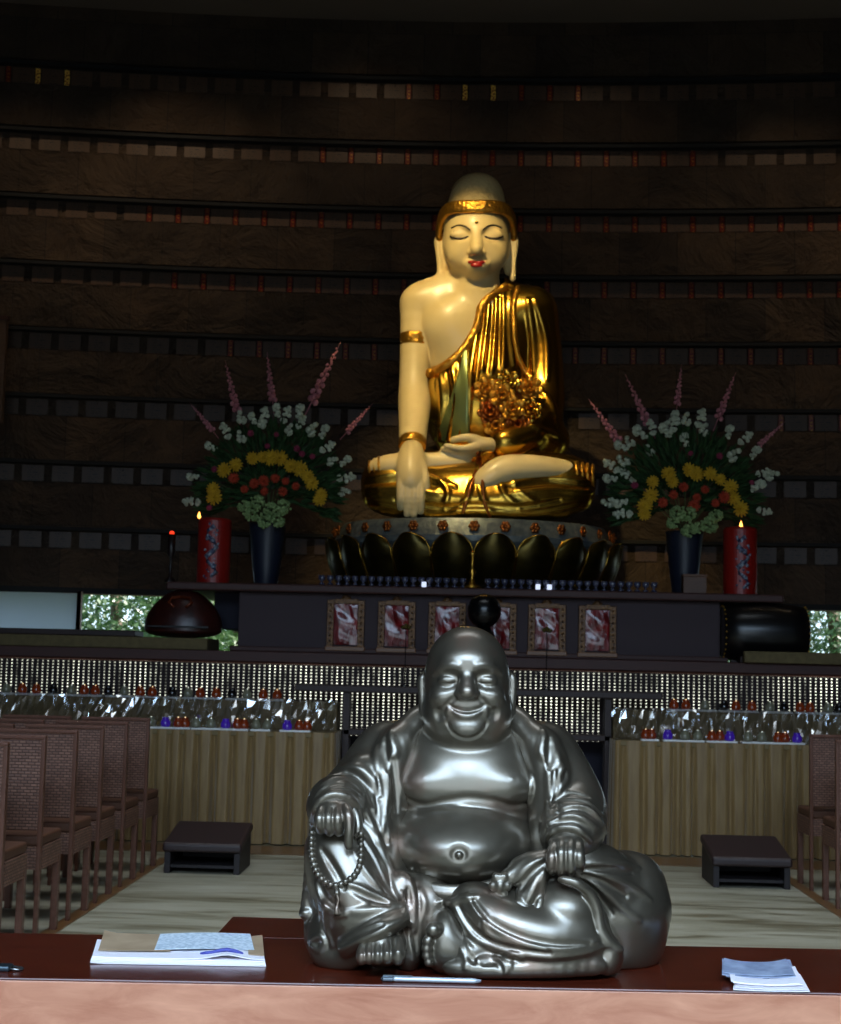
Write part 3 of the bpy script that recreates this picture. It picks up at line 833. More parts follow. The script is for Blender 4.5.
# six framed red silk pictures
m = Mat('red_silk_under_plastic').set(col=(110, 14, 20), rough=0.35, coat=0.8, coatr=0.10)
n = m.noise(3.0, 1, 0.3, dist=1.6, vec=m.mapping((1.8, 1, 0.9), coord='Object'))
m.link(m.ramp(m.noise(14, 3), [(0.35, (92, 10, 16)), (0.65, (140, 24, 30))]), 'Base Color'); m.bump(n, 1.0, 0.06)
M_SILK = m.m
M_FRAME = noisy('carved_gilt_frame', (46, 24, 14), (112, 74, 30), 45, 0.4, 0.4, bump=0.6, bdist=0.01)
names = ['first', 'second', 'third', 'fourth', 'fifth', 'sixth']
for i, (pcx, pcy) in enumerate(((345.5, 624), (396.5, 625.5), (447, 626.5), (497.5, 627.5), (547, 628.5), (597.5, 630))):
    c = at_y(pcx, pcy, CY - 0.05)
    fr = empty('framed_silk_panel', (c[0], CY - 0.003, c[2]), 0, 'red silk panel in a carved gilt frame, %s from the left along the altar front' % names[i], 'framed picture', 'framed red panels on the altar front')
    w2, h2 = 0.107, 0.178
    bm = bmesh.new(); g = 13; vs = []
    ph = i * 1.7
    for a in range(g):
        vs.append([])
        for b in range(g):
            u, v = a / (g - 1), b / (g - 1)
            e = math.sin(PI * u) ** .6 * math.sin(PI * v) ** .6 if 0 < a < g - 1 and 0 < b < g - 1 else 0
            y = -0.02 - e * (0.012 + 0.009 * math.sin(5 * u + ph + 3 * v) + 0.007 * math.sin(11 * v + 2 * ph + 4 * u))
            vs[-1].append(bm.verts.new((-w2 + 2 * w2 * u, y, -h2 + 2 * h2 * v)))
    for a in range(g - 1):
        for b in range(g - 1): bm.faces.new((vs[a][b], vs[a + 1][b], vs[a + 1][b + 1], vs[a][b + 1]))
    bm_obj('silk', bm, M_SILK, fr, smooth=True)
    bm = bmesh.new()
    box(bm, -w2 - .055, -w2 + .004, -0.045, 0, -h2 - .03, h2 + .03); box(bm, w2 - .004, w2 + .055, -0.045, 0, -h2 - .03, h2 + .03)
    box(bm, -w2, w2, -0.045, 0, h2 - .004, h2 + .04); box(bm, -w2, w2, -0.01, 0, -h2, h2)
    lathe(bm, [(0, 0), (0.05, .004), (0.03, .03), (0.0, .05)], 10, (0, -0.02, h2 + .035), 0.4)
    for s in (-1, 1):
        for q in range(7): ico(bm, (s * (w2 + .026), -0.047, -h2 + .03 + q * .052), 0.013, 1)
    bm_obj('frame', bm, M_FRAME, fr, bevel=0.006)
    bm = bmesh.new(); box(bm, -w2 - .065, w2 + .065, -0.07, 0, -h2 - .055, -h2 - .015)
    bm_obj('sill', bm, plain('dull_gold_wood', (120, 74, 34), 0.4), fr, bevel=0.006)

# low olive tables on the stage, with instruments
M_OLIVE = noisy('olive_cloth', (86, 74, 44), (104, 90, 56), 20, 0.8)
def low_table(x0, x1, z, label, y0=12.75, dep=0.6):
    t = empty('low_table', ((x0 + x1) / 2, y0, STAGE_Z), 0, label, 'table')
    w = (x1 - x0) / 2
    bm = bmesh.new(); box(bm, -w, w, 0, dep, 0.0, z); bm_obj('body', bm, M_OLIVE, t, bevel=0.01)
    return t
z1 = at_y(150, 637, 12.75)[2] - STAGE_Z
low_table(-5.3, (207 - 468) * 12.75 / F, z1, 'low olive cloth covered platform under the round wooden fish on the stage')
z2 = at_y(780, 652, 12.75)[2] - STAGE_Z
low_table((741 - 468) * 12.64 / F, 5.3, z2, 'low olive cloth covered platform right of the black barrel drum', 12.63, 0.09)
# dark bench on the left platform
bt = empty('dark_bench_top', (-4.3, 12.95, STAGE_Z + z1), 0, 'long dark flat board lying on the olive platform at the far left', 'board')
bm = bmesh.new(); box(bm, -1.0, at_y(135, 633, 12.95)[0] + 4.3, 0, 0.35, 0.0, 0.055); bm_obj('board', bm, M_BENCH, bt, bevel=0.01)
# wooden fish
c = at_y(184, 617, 12.99)
wf = empty('wooden_fish_drum', (c[0], 12.98, STAGE_Z + z1), 0, 'large round red lacquer wooden fish drum on the olive platform left of the altar', 'drum')
bm = bmesh.new(); r = 0.335
me = bmesh.ops.create_uvsphere(bm, u_segments=40, v_segments=28, radius=1)
for v in bm.verts:
    x, y, z = v.co
    z2_ = z * (0.36 if z > 0 else 0.06) - .04
    v.co = Vector((x * r * (1 + 0.02 * math.sin(6 * z)), y * 0.24, z2_ + 0.10))
bmf = bm_obj('body', bm, noisy('red_lacquer', (34, 10, 8), (58, 18, 12), 14, 0.34, bump=0.3, bdist=0.01), wf, smooth=True)
bm = bmesh.new(); box(bm, -0.26, 0.26, -0.252, -0.20, 0.085, 0.10)
bm_obj('slot', bm, M_BLACK, wf)
bm = bmesh.new()
for s in (-1, 1): tube(bm, [(s * .05, -.2, .26), (s * .10, -.19, .30), (s * .08, -.16, .34), (0, -.15, .35)], 0.014, 8)
bm_obj('carved_handle', bm, plain('red_gold_carving', (110, 48, 24), 0.35, 0.3), wf, smooth=True)
# barrel drum
c = at_y(763, 633, 13.0)
dr = empty('barrel_drum', (c[0], 12.99, STAGE_Z), 0, 'big black barrel drum lying on its side right of the altar', 'drum')
bm = bmesh.new(); prof = [(0.20, -.36), (0.225, -.35), (0.25, -.2), (0.262, 0), (0.25, .2), (0.225, .35), (0.20, .36)]
lathe(bm, [(0, -.36)] + prof + [(0, .36)], 36)
bmesh.ops.rotate(bm, verts=bm.verts, cent=(0, 0, 0), matrix=Matrix.Rotation(PI / 2, 3, 'Y'))
bmesh.ops.translate(bm, verts=bm.verts, vec=(0, 0, c[2] - STAGE_Z))
bm_obj('shell', bm, plain('drum_shell', (14, 12, 13), 0.28), dr, smooth=True)
bm = bmesh.new()
for s in (-1, 1):
    for q in range(26):
        a = 2 * PI * q / 26; ico(bm, (s * .35, .226 * math.cos(a), c[2] - STAGE_Z + .226 * math.sin(a)), 0.009, 1)
bm_obj('studs', bm, M_GOLD, dr)
bm = bmesh.new(); hb = c[2] - STAGE_Z - 0.235
for s in (-1, 1): box(bm, s * .2 - .03, s * .2 + .03, -.2, .2, 0.0, hb + .03)
box(bm, -.28, .28, -.03, .03, 0.0, 0.03)
bm_obj('stand', bm, M_BENCH, dr, bevel=0.006)

# brown wooden board on the wall at the far left
a = at_y(7.5, 318, 15.4); b = at_y(-40, 422, 15.4)
wp = empty('wall_board', (a[0] - .25, 15.42, b[2]), 0, 'brown upright wooden board on the stone wall at the left edge', 'board')
bm = bmesh.new(); box(bm, -.25, .25, -.05, .04, 0, a[2] - b[2]); bm_obj('board', bm, woodm('board_wood', (72, 50, 34), (92, 66, 46), .6), wp, bevel=.01)
bm = bmesh.new(); box(bm, -.27, .27, -.06, .0, a[2] - b[2] - .03, a[2] - b[2] + .02); bm_obj('cap', bm, M_DARKWOOD, wp, bevel=.006)
# ------------------------------------------------------------------ front table and what lies on it
def tz(px, py, z=TABLE_Z): return at_z(px, py, z)
ft = empty('front_table', (0, 3.5, 0), 0, 'long red brown wooden table in the foreground carrying the bronze statue', 'table')
fl, fr_ = tz(0, 977.5), tz(841, 993); bl, br_ = tz(0, 932.5), tz(841, 949)
def ext(a, b, x):  # point on line a-b at X=x
    t = (x - a[0]) / (b[0] - a[0]); return a + t * (b - a)
XL, XR = -1.9, 1.9
A, B, Cc, D = ext(fl, fr_, XL), ext(fl, fr_, XR), ext(bl, br_, XR), ext(bl, br_, XL)
o3 = np.array([0, 3.5, 0])
def slab(name, P4, z0, z1, mat, par, off=o3, **k):
    bm = bmesh.new(); hexa(bm, [(*(p[:2] - off[:2]), z0) for p in P4] + [(*(p[:2] - off[:2]), z1) for p in P4]); return bm_obj(name, bm, mat, par, **k)
slab('tabletop', (A, B, Cc, D), TABLE_Z - 0.035, TABLE_Z, M_TABLE, ft, bevel=0.003)
e1 = np.array([0, 0.014, 0])
A2, B2 = A + e1, B + e1
slab('front_panel', (A2, B2, B2 + e1 * 1.4, A2 + e1 * 1.4), 0.08, TABLE_Z - 0.0352, M_TABLE_FRONT_LIT, ft)
slab('apron', (A - e1 * .12, B - e1 * .12, B + e1 * .95, A + e1 * .95), TABLE_Z - 0.30, TABLE_Z - 0.0055, M_TABLE_FRONT_LIT, ft, bevel=0.002)
for x, y in ((XL + .06, A[1] + .08), (XR - .06, B[1] + .08), (XL + .06, D[1] - .08), (XR - .06, Cc[1] - .08), (0.0, B[1] + .25)):
    bm = bmesh.new(); box(bm, x - .035, x + .035, y - 3.5 - .03, y - 3.5 + .03, 0, TABLE_Z - 0.035); bm_obj('leg', bm, M_TABLE_FRONT_LIT, ft)
# second table pushed behind, under the statue
q0, q1 = tz(232.5, 916.5), tz(217, 933)
st = empty('back_table', (0.05, 3.95, 0), 0, 'low red brown table pushed behind the front table under the statue', 'table')
P4 = [np.array([q1[0], ext(bl, br_, q1[0])[1] + .002, 0]), np.array([0.36, ext(bl, br_, 0.36)[1] + .002, 0]), np.array([0.36, q0[1], 0]), np.array([q0[0], q0[1], 0])]
slab('tabletop', P4, TABLE_Z - 0.035, TABLE_Z, M_TABLE, st, off=np.array([0.05, 3.95, 0]), bevel=0.003)
for x, y in ((P4[0][0] + .05, P4[0][1] + .05), (.31, P4[1][1] + .05), (.31, P4[2][1] - .05), (P4[3][0] + .05, P4[3][1] - .05)):
    bm = bmesh.new(); box(bm, x - .05 - .03, x - .05 + .03, y - 3.95 - .03, y - 3.95 + .03, 0, TABLE_Z - 0.035); bm_obj('leg', bm, M_TABLE, st)

M_PAPER = plain('white_paper', (244, 238, 244), 0.6)
M_PAPER2 = noisy('printed_paper', (176, 192, 206), (216, 226, 236), 90, 0.6, lo=0.4, hi=0.6)
M_KRAFT = noisy('tan_paper', (150, 124, 96), (176, 150, 120), 12, 0.7)
def sheet(name, c4, zf, mat, par, n=24, th=0.0012, off=(0, 0, 0)):
    """curled sheet: four floor corners (near-left, near-right, far-right, far-left), height function zf(u,v)"""
    bm = bmesh.new(); T = []; Bt = []
    for i in range(n + 1):
        T.append([]); Bt.append([])
        for j in range(9):
            u, v = i / n, j / 8
            p = (1 - u) * (1 - v) * c4[0] + u * (1 - v) * c4[1] + u * v * c4[2] + (1 - u) * v * c4[3]
            z = zf(u, v)
            T[-1].append(bm.verts.new((p[0] - off[0], p[1] - off[1], z + th))); Bt[-1].append(bm.verts.new((p[0] - off[0], p[1] - off[1], z)))
    for i in range(n):
        for j in range(8):
            bm.faces.new((T[i][j], T[i + 1][j], T[i + 1][j + 1], T[i][j + 1])); bm.faces.new((Bt[i][j], Bt[i][j + 1], Bt[i + 1][j + 1], Bt[i + 1][j]))
    for j in range(8):
        bm.faces.new((T[0][j], T[0][j + 1], Bt[0][j + 1], Bt[0][j])); bm.faces.new((T[n][j], Bt[n][j], Bt[n][j + 1], T[n][j + 1]))
    for i in range(n):
        bm.faces.new((T[i][0], Bt[i][0], Bt[i + 1][0], T[i + 1][0])); bm.faces.new((T[i][8], T[i + 1][8], Bt[i + 1][8], Bt[i][8]))
    return bm_obj(name, bm, mat, par, smooth=False)
# open newspaper-like booklet stack on the left
c = tz(178, 955)
pb = empty('booklet_stack', (c[0], c[1], TABLE_Z), 0, 'curled open booklet of white and tan sheets lying left of the statue', 'booklet')
def quad(x0, y0, x1, y1, x2, y2, x3, y3): return [tz(x0, y0), tz(x1, y1), tz(x2, y2), tz(x3, y3)]
off = (c[0], c[1], 0)
for i in range(5):
    z = 0.0008 + i * 0.0024
    q = quad(90 + i * .5, 964 - i * .5, 266 - i * .4, 967 - i * .5, 262, 948, 97, 945)
    sheet('page', q, lambda u, v, z=z, i=i: z + 0.0025 * i / 5 * math.sin(3 * u + i) * 0.3 + 0.002 * (1 - min(1, u * 14)) + (0.010 * math.exp(-((u - .78) / .10) ** 2) * (1 - v) if i == 4 else 0), M_PAPER, pb, th=0.0019, off=off)
q = quad(98, 957, 170, 958, 168, 943, 104, 941)
sheet('tan_cover', q, lambda u, v: 0.015 + 0.005 * max(0, v - .2) + .006 * (1 - min(1, u * 5)) * v, M_KRAFT, pb, off=off)
q = quad(154, 957, 254, 957, 250, 943, 160, 943)
sheet('printed_page', q, lambda u, v: 0.016 + 0.006 * max(0, v - .15) + 0.003 * math.sin(3.1 * u), M_PAPER2, pb, off=off)
q = quad(248, 961, 264, 962, 262, 944, 248, 944)
sheet('tan_cover', q, lambda u, v: 0.014 + 0.007 * v * (0.4 + .6 * u), M_KRAFT, pb, off=off)
bm = bmesh.new()
pa, pbb = tz(200, 960), tz(243, 961)
pts = [(p[0] - c[0], p[1] - c[1], 0.0150 + 0.010 * math.exp(-((t - .62) / .3) ** 2)) for t in np.linspace(0, 1, 9) for p in [pa + t * (pbb - pa)]]
tube(bm, pts, [.002] + [0.0045] * 7 + [.002], 8); bm_obj('blue_fold', bm, plain('blue_ink_fold', (60, 66, 150), 0.5), pb, smooth=True)
# leaflets right
c = tz(765, 985)
lf = empty('leaflet_pile', (c[0], c[1], TABLE_Z), 0, 'small pile of curled blue and white leaflets on the right of the front table', 'leaflets')
off = (c[0], c[1], 0)
M_LEAF = noisy('leaflet_blue', (112, 124, 156), (170, 182, 206), 25, 0.45)
for i, (x0, x1, xb0, xb1, yb, yf, cu, mt, zz) in enumerate((
        (733, 810, 735, 800, 975, 992.5, .002, M_PAPER, .001), (735, 808, 734, 797, 974, 992, .004, M_PAPER, .004), (733, 803, 730, 795, 973, 990, .007, M_PAPER, .008),
        (726, 797, 724, 790, 966, 984, .006, M_LEAF, .009), (722, 796, 722, 788, 968, 984, .007, M_LEAF, .012),
        (731, 800, 728, 794, 974, 989.5, .008, M_PAPER, .009), (722, 793, 724, 786, 969, 983, .008, M_LEAF, .015))):
    q = quad(x0, yf - 1.5, x1, yf + .5, xb1, yb + 1, xb0, yb)
    sheet('leaflet', q, lambda u, v, cu=cu, zz=zz: zz + cu * ((2 * u - 1) ** 2) * (0.6 + .6 * v), mt, lf, th=0.0016, off=off)
# pen
a, b = tz(383, 981.5), tz(481, 984)
pen = empty('pen', (*( (a + b) / 2)[:2], TABLE_Z), 0, 'slim silver and white pen lying in front of the statue', 'pen')
mid = (a + b) / 2
g = lambda t, z=0.0062: tuple((a + t * (b - a) - np.array([mid[0], mid[1], TABLE_Z]) + np.array([0, 0, z])))
bm = bmesh.new(); tube(bm, [g(0.10), g(.12), g(.93), g(1)], [.0045, .006, .006, .003], 12); bm_obj('barrel', bm, plain('pen_silver', (190, 198, 208), 0.25, 0.5), pen, smooth=True)
bm = bmesh.new(); tube(bm, [g(-0.02), g(0.0), g(.10)], [.003, .0062, .0062], 12); box(bm, *(sorted((g(0)[0], g(.3)[0]))), g(.1)[1] - .0015, g(.1)[1] + .0015, .0125, .0145)
bm_obj('cap', bm, plain('pen_cap', (120, 130, 140), 0.2, 0.8), pen)
# small clip at the left edge
a, b = tz(-4, 970.5), tz(24, 970)
cp = empty('metal_clip', (*((a + b) / 2)[:2], TABLE_Z), 0, 'small grey metal clip lying at the left edge of the front table', 'clip')
mid = (a + b) / 2; L_ = (b - a)[0] / 2
bm = bmesh.new(); box(bm, -L_, L_ * .1, -.02, .02, 0, .012); bm_obj('body', bm, plain('clip_dark', (50, 62, 70), 0.3, 0.6), cp, bevel=.004)
bm = bmesh.new(); tube(bm, [(0, -.012, .006), (L_ * .8, -.012, .004), (L_, 0, .004), (L_ * .8, .012, .004), (0, .012, .006)], .0025, 8); bm_obj('wire_handle', bm, plain('clip_wire', (150, 150, 150), 0.25, 0.9), cp, smooth=True)

# ------------------------------------------------------------------ wicker chairs
m = Mat('wicker').set(rough=0.55)
sp = m.n.new('ShaderNodeSeparateXYZ'); m.l.new(m.tc.outputs['Object'], sp.inputs[0])
cb = m.n.new('ShaderNodeCombineXYZ'); m.l.new(m.math('ADD', sp.outputs[0], sp.outputs[1]), cb.inputs[0]); m.l.new(sp.outputs[2], cb.inputs[1])
bk = m.n.new('ShaderNodeTexBrick'); m.l.new(cb.outputs[0], bk.inputs['Vector']); bk.inputs['Scale'].default_value = 1
bk.inputs['Brick Width'].default_value = 0.034; bk.inputs['Row Height'].default_value = 0.0155; bk.inputs['Mortar Size'].default_value = 0.0045; bk.inputs['Mortar Smooth'].default_value = 1.0
bk.inputs['Color1'].default_value = rgba((140, 100, 82)); bk.inputs['Color2'].default_value = rgba((112, 78, 64)); bk.inputs['Mortar'].default_value = rgba((70, 44, 37))
m.link(bk.outputs['Color'], 'Base Color'); m.bump(m.math('SUBTRACT', 1.0, bk.outputs['Fac']), 0.7, 0.003); M_WICKER = m.m
M_CHAIR = woodm('chair_wood', (88, 54, 40), (106, 66, 50), 0.4, (20, 20, 3))
M_SEAT = plain('seat_edge', (84, 50, 32), 0.6)
M_CUSH = plain('seat_weave', (86, 54, 42), 0.7)
def make_chair():
    """origin: floor under the middle of the rear legs; faces +Y"""
    t = empty('wicker_chair')
    w = 0.235
    bm = bmesh.new(); box(bm, -w + .018, w - .018, -.014, .014, 0.555, 1.018); bm_obj('backrest', bm, M_WICKER, t, bevel=0.006)
    bm = bmesh.new(); box(bm, -w, w, -.02, .02, 1.013, 1.034); bm_obj('top_rail', bm, M_CHAIR, t, bevel=0.006)
    for s in (-1, 1):
        bm = bmesh.new(); box(bm, s * (w - .011) - .011, s * (w - .011) + .011, -.02, .02, 0.0, 1.015); bm_obj('rear_leg', bm, M_CHAIR, t, bevel=0.004)
        bm = bmesh.new(); box(bm, s * (w - .014) - .018, s * (w - .014) + .018, .33, .375, 0.0, 0.40); bm_obj('front_leg', bm, M_CHAIR, t, bevel=0.004)
    bm = bmesh.new(); box(bm, -w + .002, w - .002, -.005, .385, 0.475, 0.53); bm_obj('seat', bm, M_SEAT, t, bevel=0.014, seg=3)
    bm = bmesh.new()
    box(bm, -w + .016, w - .016, -.012, .0, .36, .474); box(bm, -w + .016, w - .016, .36, .375, .40, .474)
    for s in (-1, 1): box(bm, s * (w - .006) - .008, s * (w - .006) + .008, .02, .375, .36, .474)
    bm_obj('apron', bm, M_WICKER, t)
    return t
chair = make_chair()
rows = [(10.22, 'back'), (9.57, 'second'), (8.93, 'third'), (8.33, 'fourth'), (7.70, 'fifth'), (7.07, 'front')]
fst = True
def put_chair(x, y, label, group):
    global fst
    o = chair if fst else copy_tree(chair)
    fst = False
    o.location = (x, y, 0); o.rotation_euler = (0, 0, R(random.uniform(-1, 1)))
    tag(o, label, 'chair', group)
rn = ['farthest from the camera', 'second from the far end', 'third from the far end', 'fourth from the far end', 'fifth from the far end', 'nearest the camera']
for i, (y, _) in enumerate(rows):
    put_chair(-2.15 - 0.235, y, 'brown wicker chair at the left, aisle side, %s' % rn[i], 'wicker chairs left of the aisle')
for i, (y, _) in enumerate(rows[:3]):
    put_chair(-2.69 - 0.235, y, 'brown wicker chair at the far left, second from the aisle, %s' % rn[i], 'wicker chairs left of the aisle')
put_chair(2.305 + 0.235, 10.27, 'brown wicker chair at the right, aisle side, beside the skirted table', 'wicker chairs right of the aisle')
put_chair(2.30 + 0.235, 9.53, 'brown wicker chair cut off by the right edge, nearer the camera', 'wicker chairs right of the aisle')

# ------------------------------------------------------------------ kneelers
M_KN = plain('kneeler_vinyl', (42, 26, 26), 0.5)
M_KNW = woodm('kneeler_wood', (26, 17, 18), (34, 23, 25), 0.6)
def kneeler():
    t = empty('kneeling_bench'); w = 0.256
    for s in (-1, 1):
        bm = bmesh.new(); x_ = s * (w - .02)
        hexa(bm, [(x_ - .02, 0, 0), (x_ + .02, 0, 0), (x_ + .02, .5, 0), (x_ - .02, .5, 0), (x_ - .02, 0, .145), (x_ + .02, 0, .145), (x_ + .02, .5, .235), (x_ - .02, .5, .235)])
        bm_obj('side_panel', bm, M_KNW, t, bevel=0.003)
    bm = bmesh.new(); box(bm, -w + .04, w - .04, .03, .48, .035, .055); bm_obj('shelf', bm, M_KNW, t)
    bm = bmesh.new(); box(bm, -w + .04, w - .04, .46, .49, .0, .22); bm_obj('back_panel', bm, M_KNW, t)
    bm = bmesh.new()
    hexa(bm, [(-w - .012, -.03, .142), (w + .012, -.03, .142), (w + .012, .52, .240), (-w - .012, .52, .240), (-w - .012, -.03, .205), (w + .012, -.03, .205), (w + .012, .52, .298), (-w - .012, .52, .298)])
    bm_obj('cushion', bm, M_KN, t, bevel=0.02, seg=4)
    return t
kn = kneeler()
a = at_z(164, 873, 0); b = at_z(239, 875, 0)
kn.location = ((a[0] + b[0]) / 2, 10.25, 0)
tag(kn, 'low dark kneeling bench on the floor left of the statue beside the chairs', 'kneeler', 'kneeling benches')
k2 = copy_tree(kn); a = at_z(711, 887.5, 0); b = at_z(788, 889.5, 0)
k2.location = ((a[0] + b[0]) / 2 + .015, 10.30, 0)
tag(k2, 'low dark kneeling bench on the floor right of the statue', 'kneeler', 'kneeling benches')

# ------------------------------------------------------------------ skirted offering tables
m = Mat('olive_satin').set(rough=0.42, sheen=0.3)
m.link(m.ramp(m.noise(7, 4, vec=m.mapping((6, 6, 0.6))), [(0.3, (128, 100, 58)), (0.7, (150, 122, 76))]), 'Base Color'); M_SATIN = m.m
M_CLOTH = noisy('olive_table_cloth', (112, 94, 58), (132, 112, 72), 14, 0.6)
m = Mat('crinkled_plastic'); m.n.remove(m.b)
tr = m.n.new('ShaderNodeBsdfTransparent'); gl = m.n.new('ShaderNodeBsdfGlossy'); gl.inputs['Roughness'].default_value = 0.12; gl.inputs[0].default_value = (0.95, 0.97, 1, 1)
ms = m.n.new('ShaderNodeMixShader'); ms.inputs[0].default_value = 0.42
m.l.new(tr.outputs[0], ms.inputs[1]); m.l.new(gl.outputs[0], ms.inputs[2]); m.l.new(ms.outputs[0], m.out.inputs[0]); M_PLASTIC = m.m
TY = 11.9
TZ = at_y(311, 733, TY)[2]; UZ = at_y(285, 701.6, TY + .42)[2]
def skirt(bm, pts, z0, z1, seed):
    """pleated cloth along an XY path"""
    rr = random.Random(seed)
    P = [np.array(p, float) for p in pts]; cum = [0]
    for a, b in zip(P, P[1:]): cum.append(cum[-1] + np.linalg.norm(b - a))
    N = int(cum[-1] / 0.012); ph = 0; prev = None; zs = np.linspace(0, 1, 9)
    wl = 0.1; amp = .02
    for i in range(N + 1):
        s = cum[-1] * i / N
        k = max(j for j in range(len(P) - 1) if cum[j] <= s + 1e-9)
        t = (s - cum[k]) / (cum[k + 1] - cum[k]); p = P[k] + t * (P[k + 1] - P[k]); d = (P[k + 1] - P[k]) / (cum[k + 1] - cum[k]); nrm = np.array([d[1], -d[0]])
        ph += 0.012 / wl * 2 * PI
        if ph > 2 * PI: ph -= 2 * PI; wl = rr.uniform(0.06, 0.17); amp = rr.uniform(0.02, 0.085)
        sh = 0.25 - 1.5 * max(0, math.cos(ph)) ** 2.2
        ring = []
        for v in zs:
            a = amp * (0.12 + 0.9 * v ** .7) * sh
            q = p + nrm * (a + 0.012)
            ring.append(bm.verts.new((q[0], q[1], z1 + (z0 - z1) * v)))
        if prev:
            for a, b, c_, d_ in zip(prev, prev[1:], ring[1:], ring): bm.faces.new((a, d_, c_, b))
        prev = ring
def offering_table(x0, x1, ux0, ux1, label, seed):
    t = empty('offering_table', ((x0 + x1) / 2, TY, 0), 0, label, 'table', 'skirted offering tables')
    cx_ = (x0 + x1) / 2; a, b = x0 - cx_, x1 - cx_
    bm = bmesh.new(); box(bm, a, b, 0.02, 0.70, TZ - .04, TZ); bm_obj('tabletop', bm, M_CLOTH, t, bevel=0.006)
    bm = bmesh.new(); box(bm, a + .01, b - .01, 0.42, 0.69, TZ + .001, UZ); bm_obj('upper_tier', bm, M_CLOTH, t, bevel=0.006)
    bm = bmesh.new(); skirt(bm, [(a, .69), (a, .03), (b, .03), (b, .69)], 0.01, TZ + .002, seed)
    bm_obj('skirt', bm, M_SATIN, t, smooth=True)
    # crinkled clear plastic over the back of the lower tier
    bm = bmesh.new(); nx = int((b - a) / .025); g = []
    rr = np.random.default_rng(seed)
    prof = [(0.16, TZ + .004), (.24, TZ + .012), (.30, TZ + .05), (.34, TZ + .11), (.37, TZ + .17), (.385, UZ + .004), (.40, UZ + .018), (.46, UZ + .006)]
    for i in range(nx + 1):
        x = a + (b - a) * i / nx; g.append([])
        for j, (y, z) in enumerate(prof):
            am = 0.013 if 0 < j < 6 else 0.004
            g[-1].append(bm.verts.new((x + rr.normal() * .006, y + rr.normal() * am, max(z + rr.normal() * am * .6, TZ + .003))))
    for i in range(nx):
        for j in range(len(prof) - 1):
            bm.faces.new((g[i][j], g[i + 1][j], g[i + 1][j + 1])); bm.faces.new((g[i][j], g[i + 1][j + 1], g[i][j + 1]))
    bm_obj('plastic_cover', bm, M_PLASTIC, t, smooth=False)
    return t
offering_table(-4.6, at_y(333, 733, TY)[0], -4.6, at_y(290, 702, TY + .42)[0], 'offering table with pleated olive skirt and rows of coloured lamps, left of the statue', 3)
offering_table(at_y(617, 742, TY)[0], 4.4, at_y(668, 712, TY + .42)[0], 4.4, 'offering table with pleated olive skirt and rows of coloured lamps, right of the statue', 5)
# centre table: thin slab and lower shelf
bt = empty('altar_side_table', (0.06, 12.36, 0), 0, 'long dark narrow table with a lower shelf behind the statue in front of the screen', 'table')
bm = bmesh.new(); zt = at_y(310, 684.5, 12.31)[2]; zs_ = at_y(350, 729, 12.36)[2]
xl, xr = at_y(294.5, 686, 12.3)[0] - .06, at_y(663, 692, 12.3)[0] - .06
box(bm, xl, xr, -.05, .22, zt - .055, zt); bm_obj('tabletop', bm, M_BENCH, bt, bevel=.008)
bm = bmesh.new(); box(bm, xl + .40, xr - .40, 0, .2, zs_ - .05, zs_); bm_obj('shelf', bm, M_BENCH, bt, bevel=.008)
for x in (xl + .40, xr - .46, ):
    for y in (0, .16):
        bm = bmesh.new(); box(bm, x, x + .05, y, y + .04, 0, zt - .055); bm_obj('leg', bm, M_BENCH, bt)

# lamps on the tables
def glassm(name, c, e):
    m = Mat(name).set(col=c, rough=0.12, coat=0.6)
    if e: m.set(emit=c, es=e)
    return m.m
GL = {'o': glassm('amber_glass', (120, 44, 16), 0.06), 'p': glassm('violet_glass', (58, 28, 150), 0.22), 'c': glassm('clear_glass', (118, 116, 96), 0.0), 'k': glassm('smoky_glass', (18, 16, 18), 0.0)}
M_FLAME = Mat('lamp_glow').set(col=(255, 210, 150), emit=(255, 205, 140), es=2.2).m
M_FLW = Mat('lamp_glow_white').set(col=(240, 240, 220), emit=(236, 236, 214), es=1.0).m
M_TRAY = plain('white_glazed_tray', (240, 240, 240), 0.25)
CN = {'o': 'amber', 'p': 'violet', 'c': 'clear', 'k': 'smoky black'}
lampmesh = {}
def lamp(kind, loc, label, group):
    if kind not in lampmesh:
        t = empty('oil_lamp_cup')
        bm = bmesh.new(); lathe(bm, [(.022, 0), (.036, .004), (.040, .02), (.038, .045), (.028, .058), (.026, .070), (.031, .076), (.025, .074), (.022, .060), (.0, .056)], 16)
        bm_obj('cup', bm, GL[kind], t, smooth=True)
        bm = bmesh.new(); lathe(bm, [(0, .056), (.009, .060), (.008, .070), (0, .084)], 8); bm_obj('wick', bm, M_FLAME if kind in 'o' else (M_FLW if kind == 'c' else GL[kind]), t, smooth=True)
        bm = bmesh.new(); lathe(bm, [(0, 0), (.0, .001)], 8); bm.free()
        lampmesh[kind] = t; o = t
    else: o = copy_tree(lampmesh[kind])
    o.location = loc; tag(o, label, 'lamp', group)
def lamp_row(xs_, pxy, Y, z, where, group):
    cnt = {}
    tot = {k: sum(1 for _, q in xs_ if q == k) for k in 'opck'}
    for px, k in xs_:
        X = at_y(px, 700, Y)[0]
        cnt[k] = cnt.get(k, 0) + 1
        o_ = ['first', 'second', 'third', 'fourth', 'fifth', 'sixth', 'seventh', 'eighth', 'ninth', 'tenth', 'eleventh', 'twelfth', 'thirteenth', 'fourteenth', 'fifteenth', 'sixteenth'][cnt[k] - 1]
        lamp(k, (X, Y, z), ('%s from left of the %s glass %s' % (o_, CN[k], where)) if tot[k] > 1 else 'only %s glass lamp of the %s' % (CN[k], where), group)
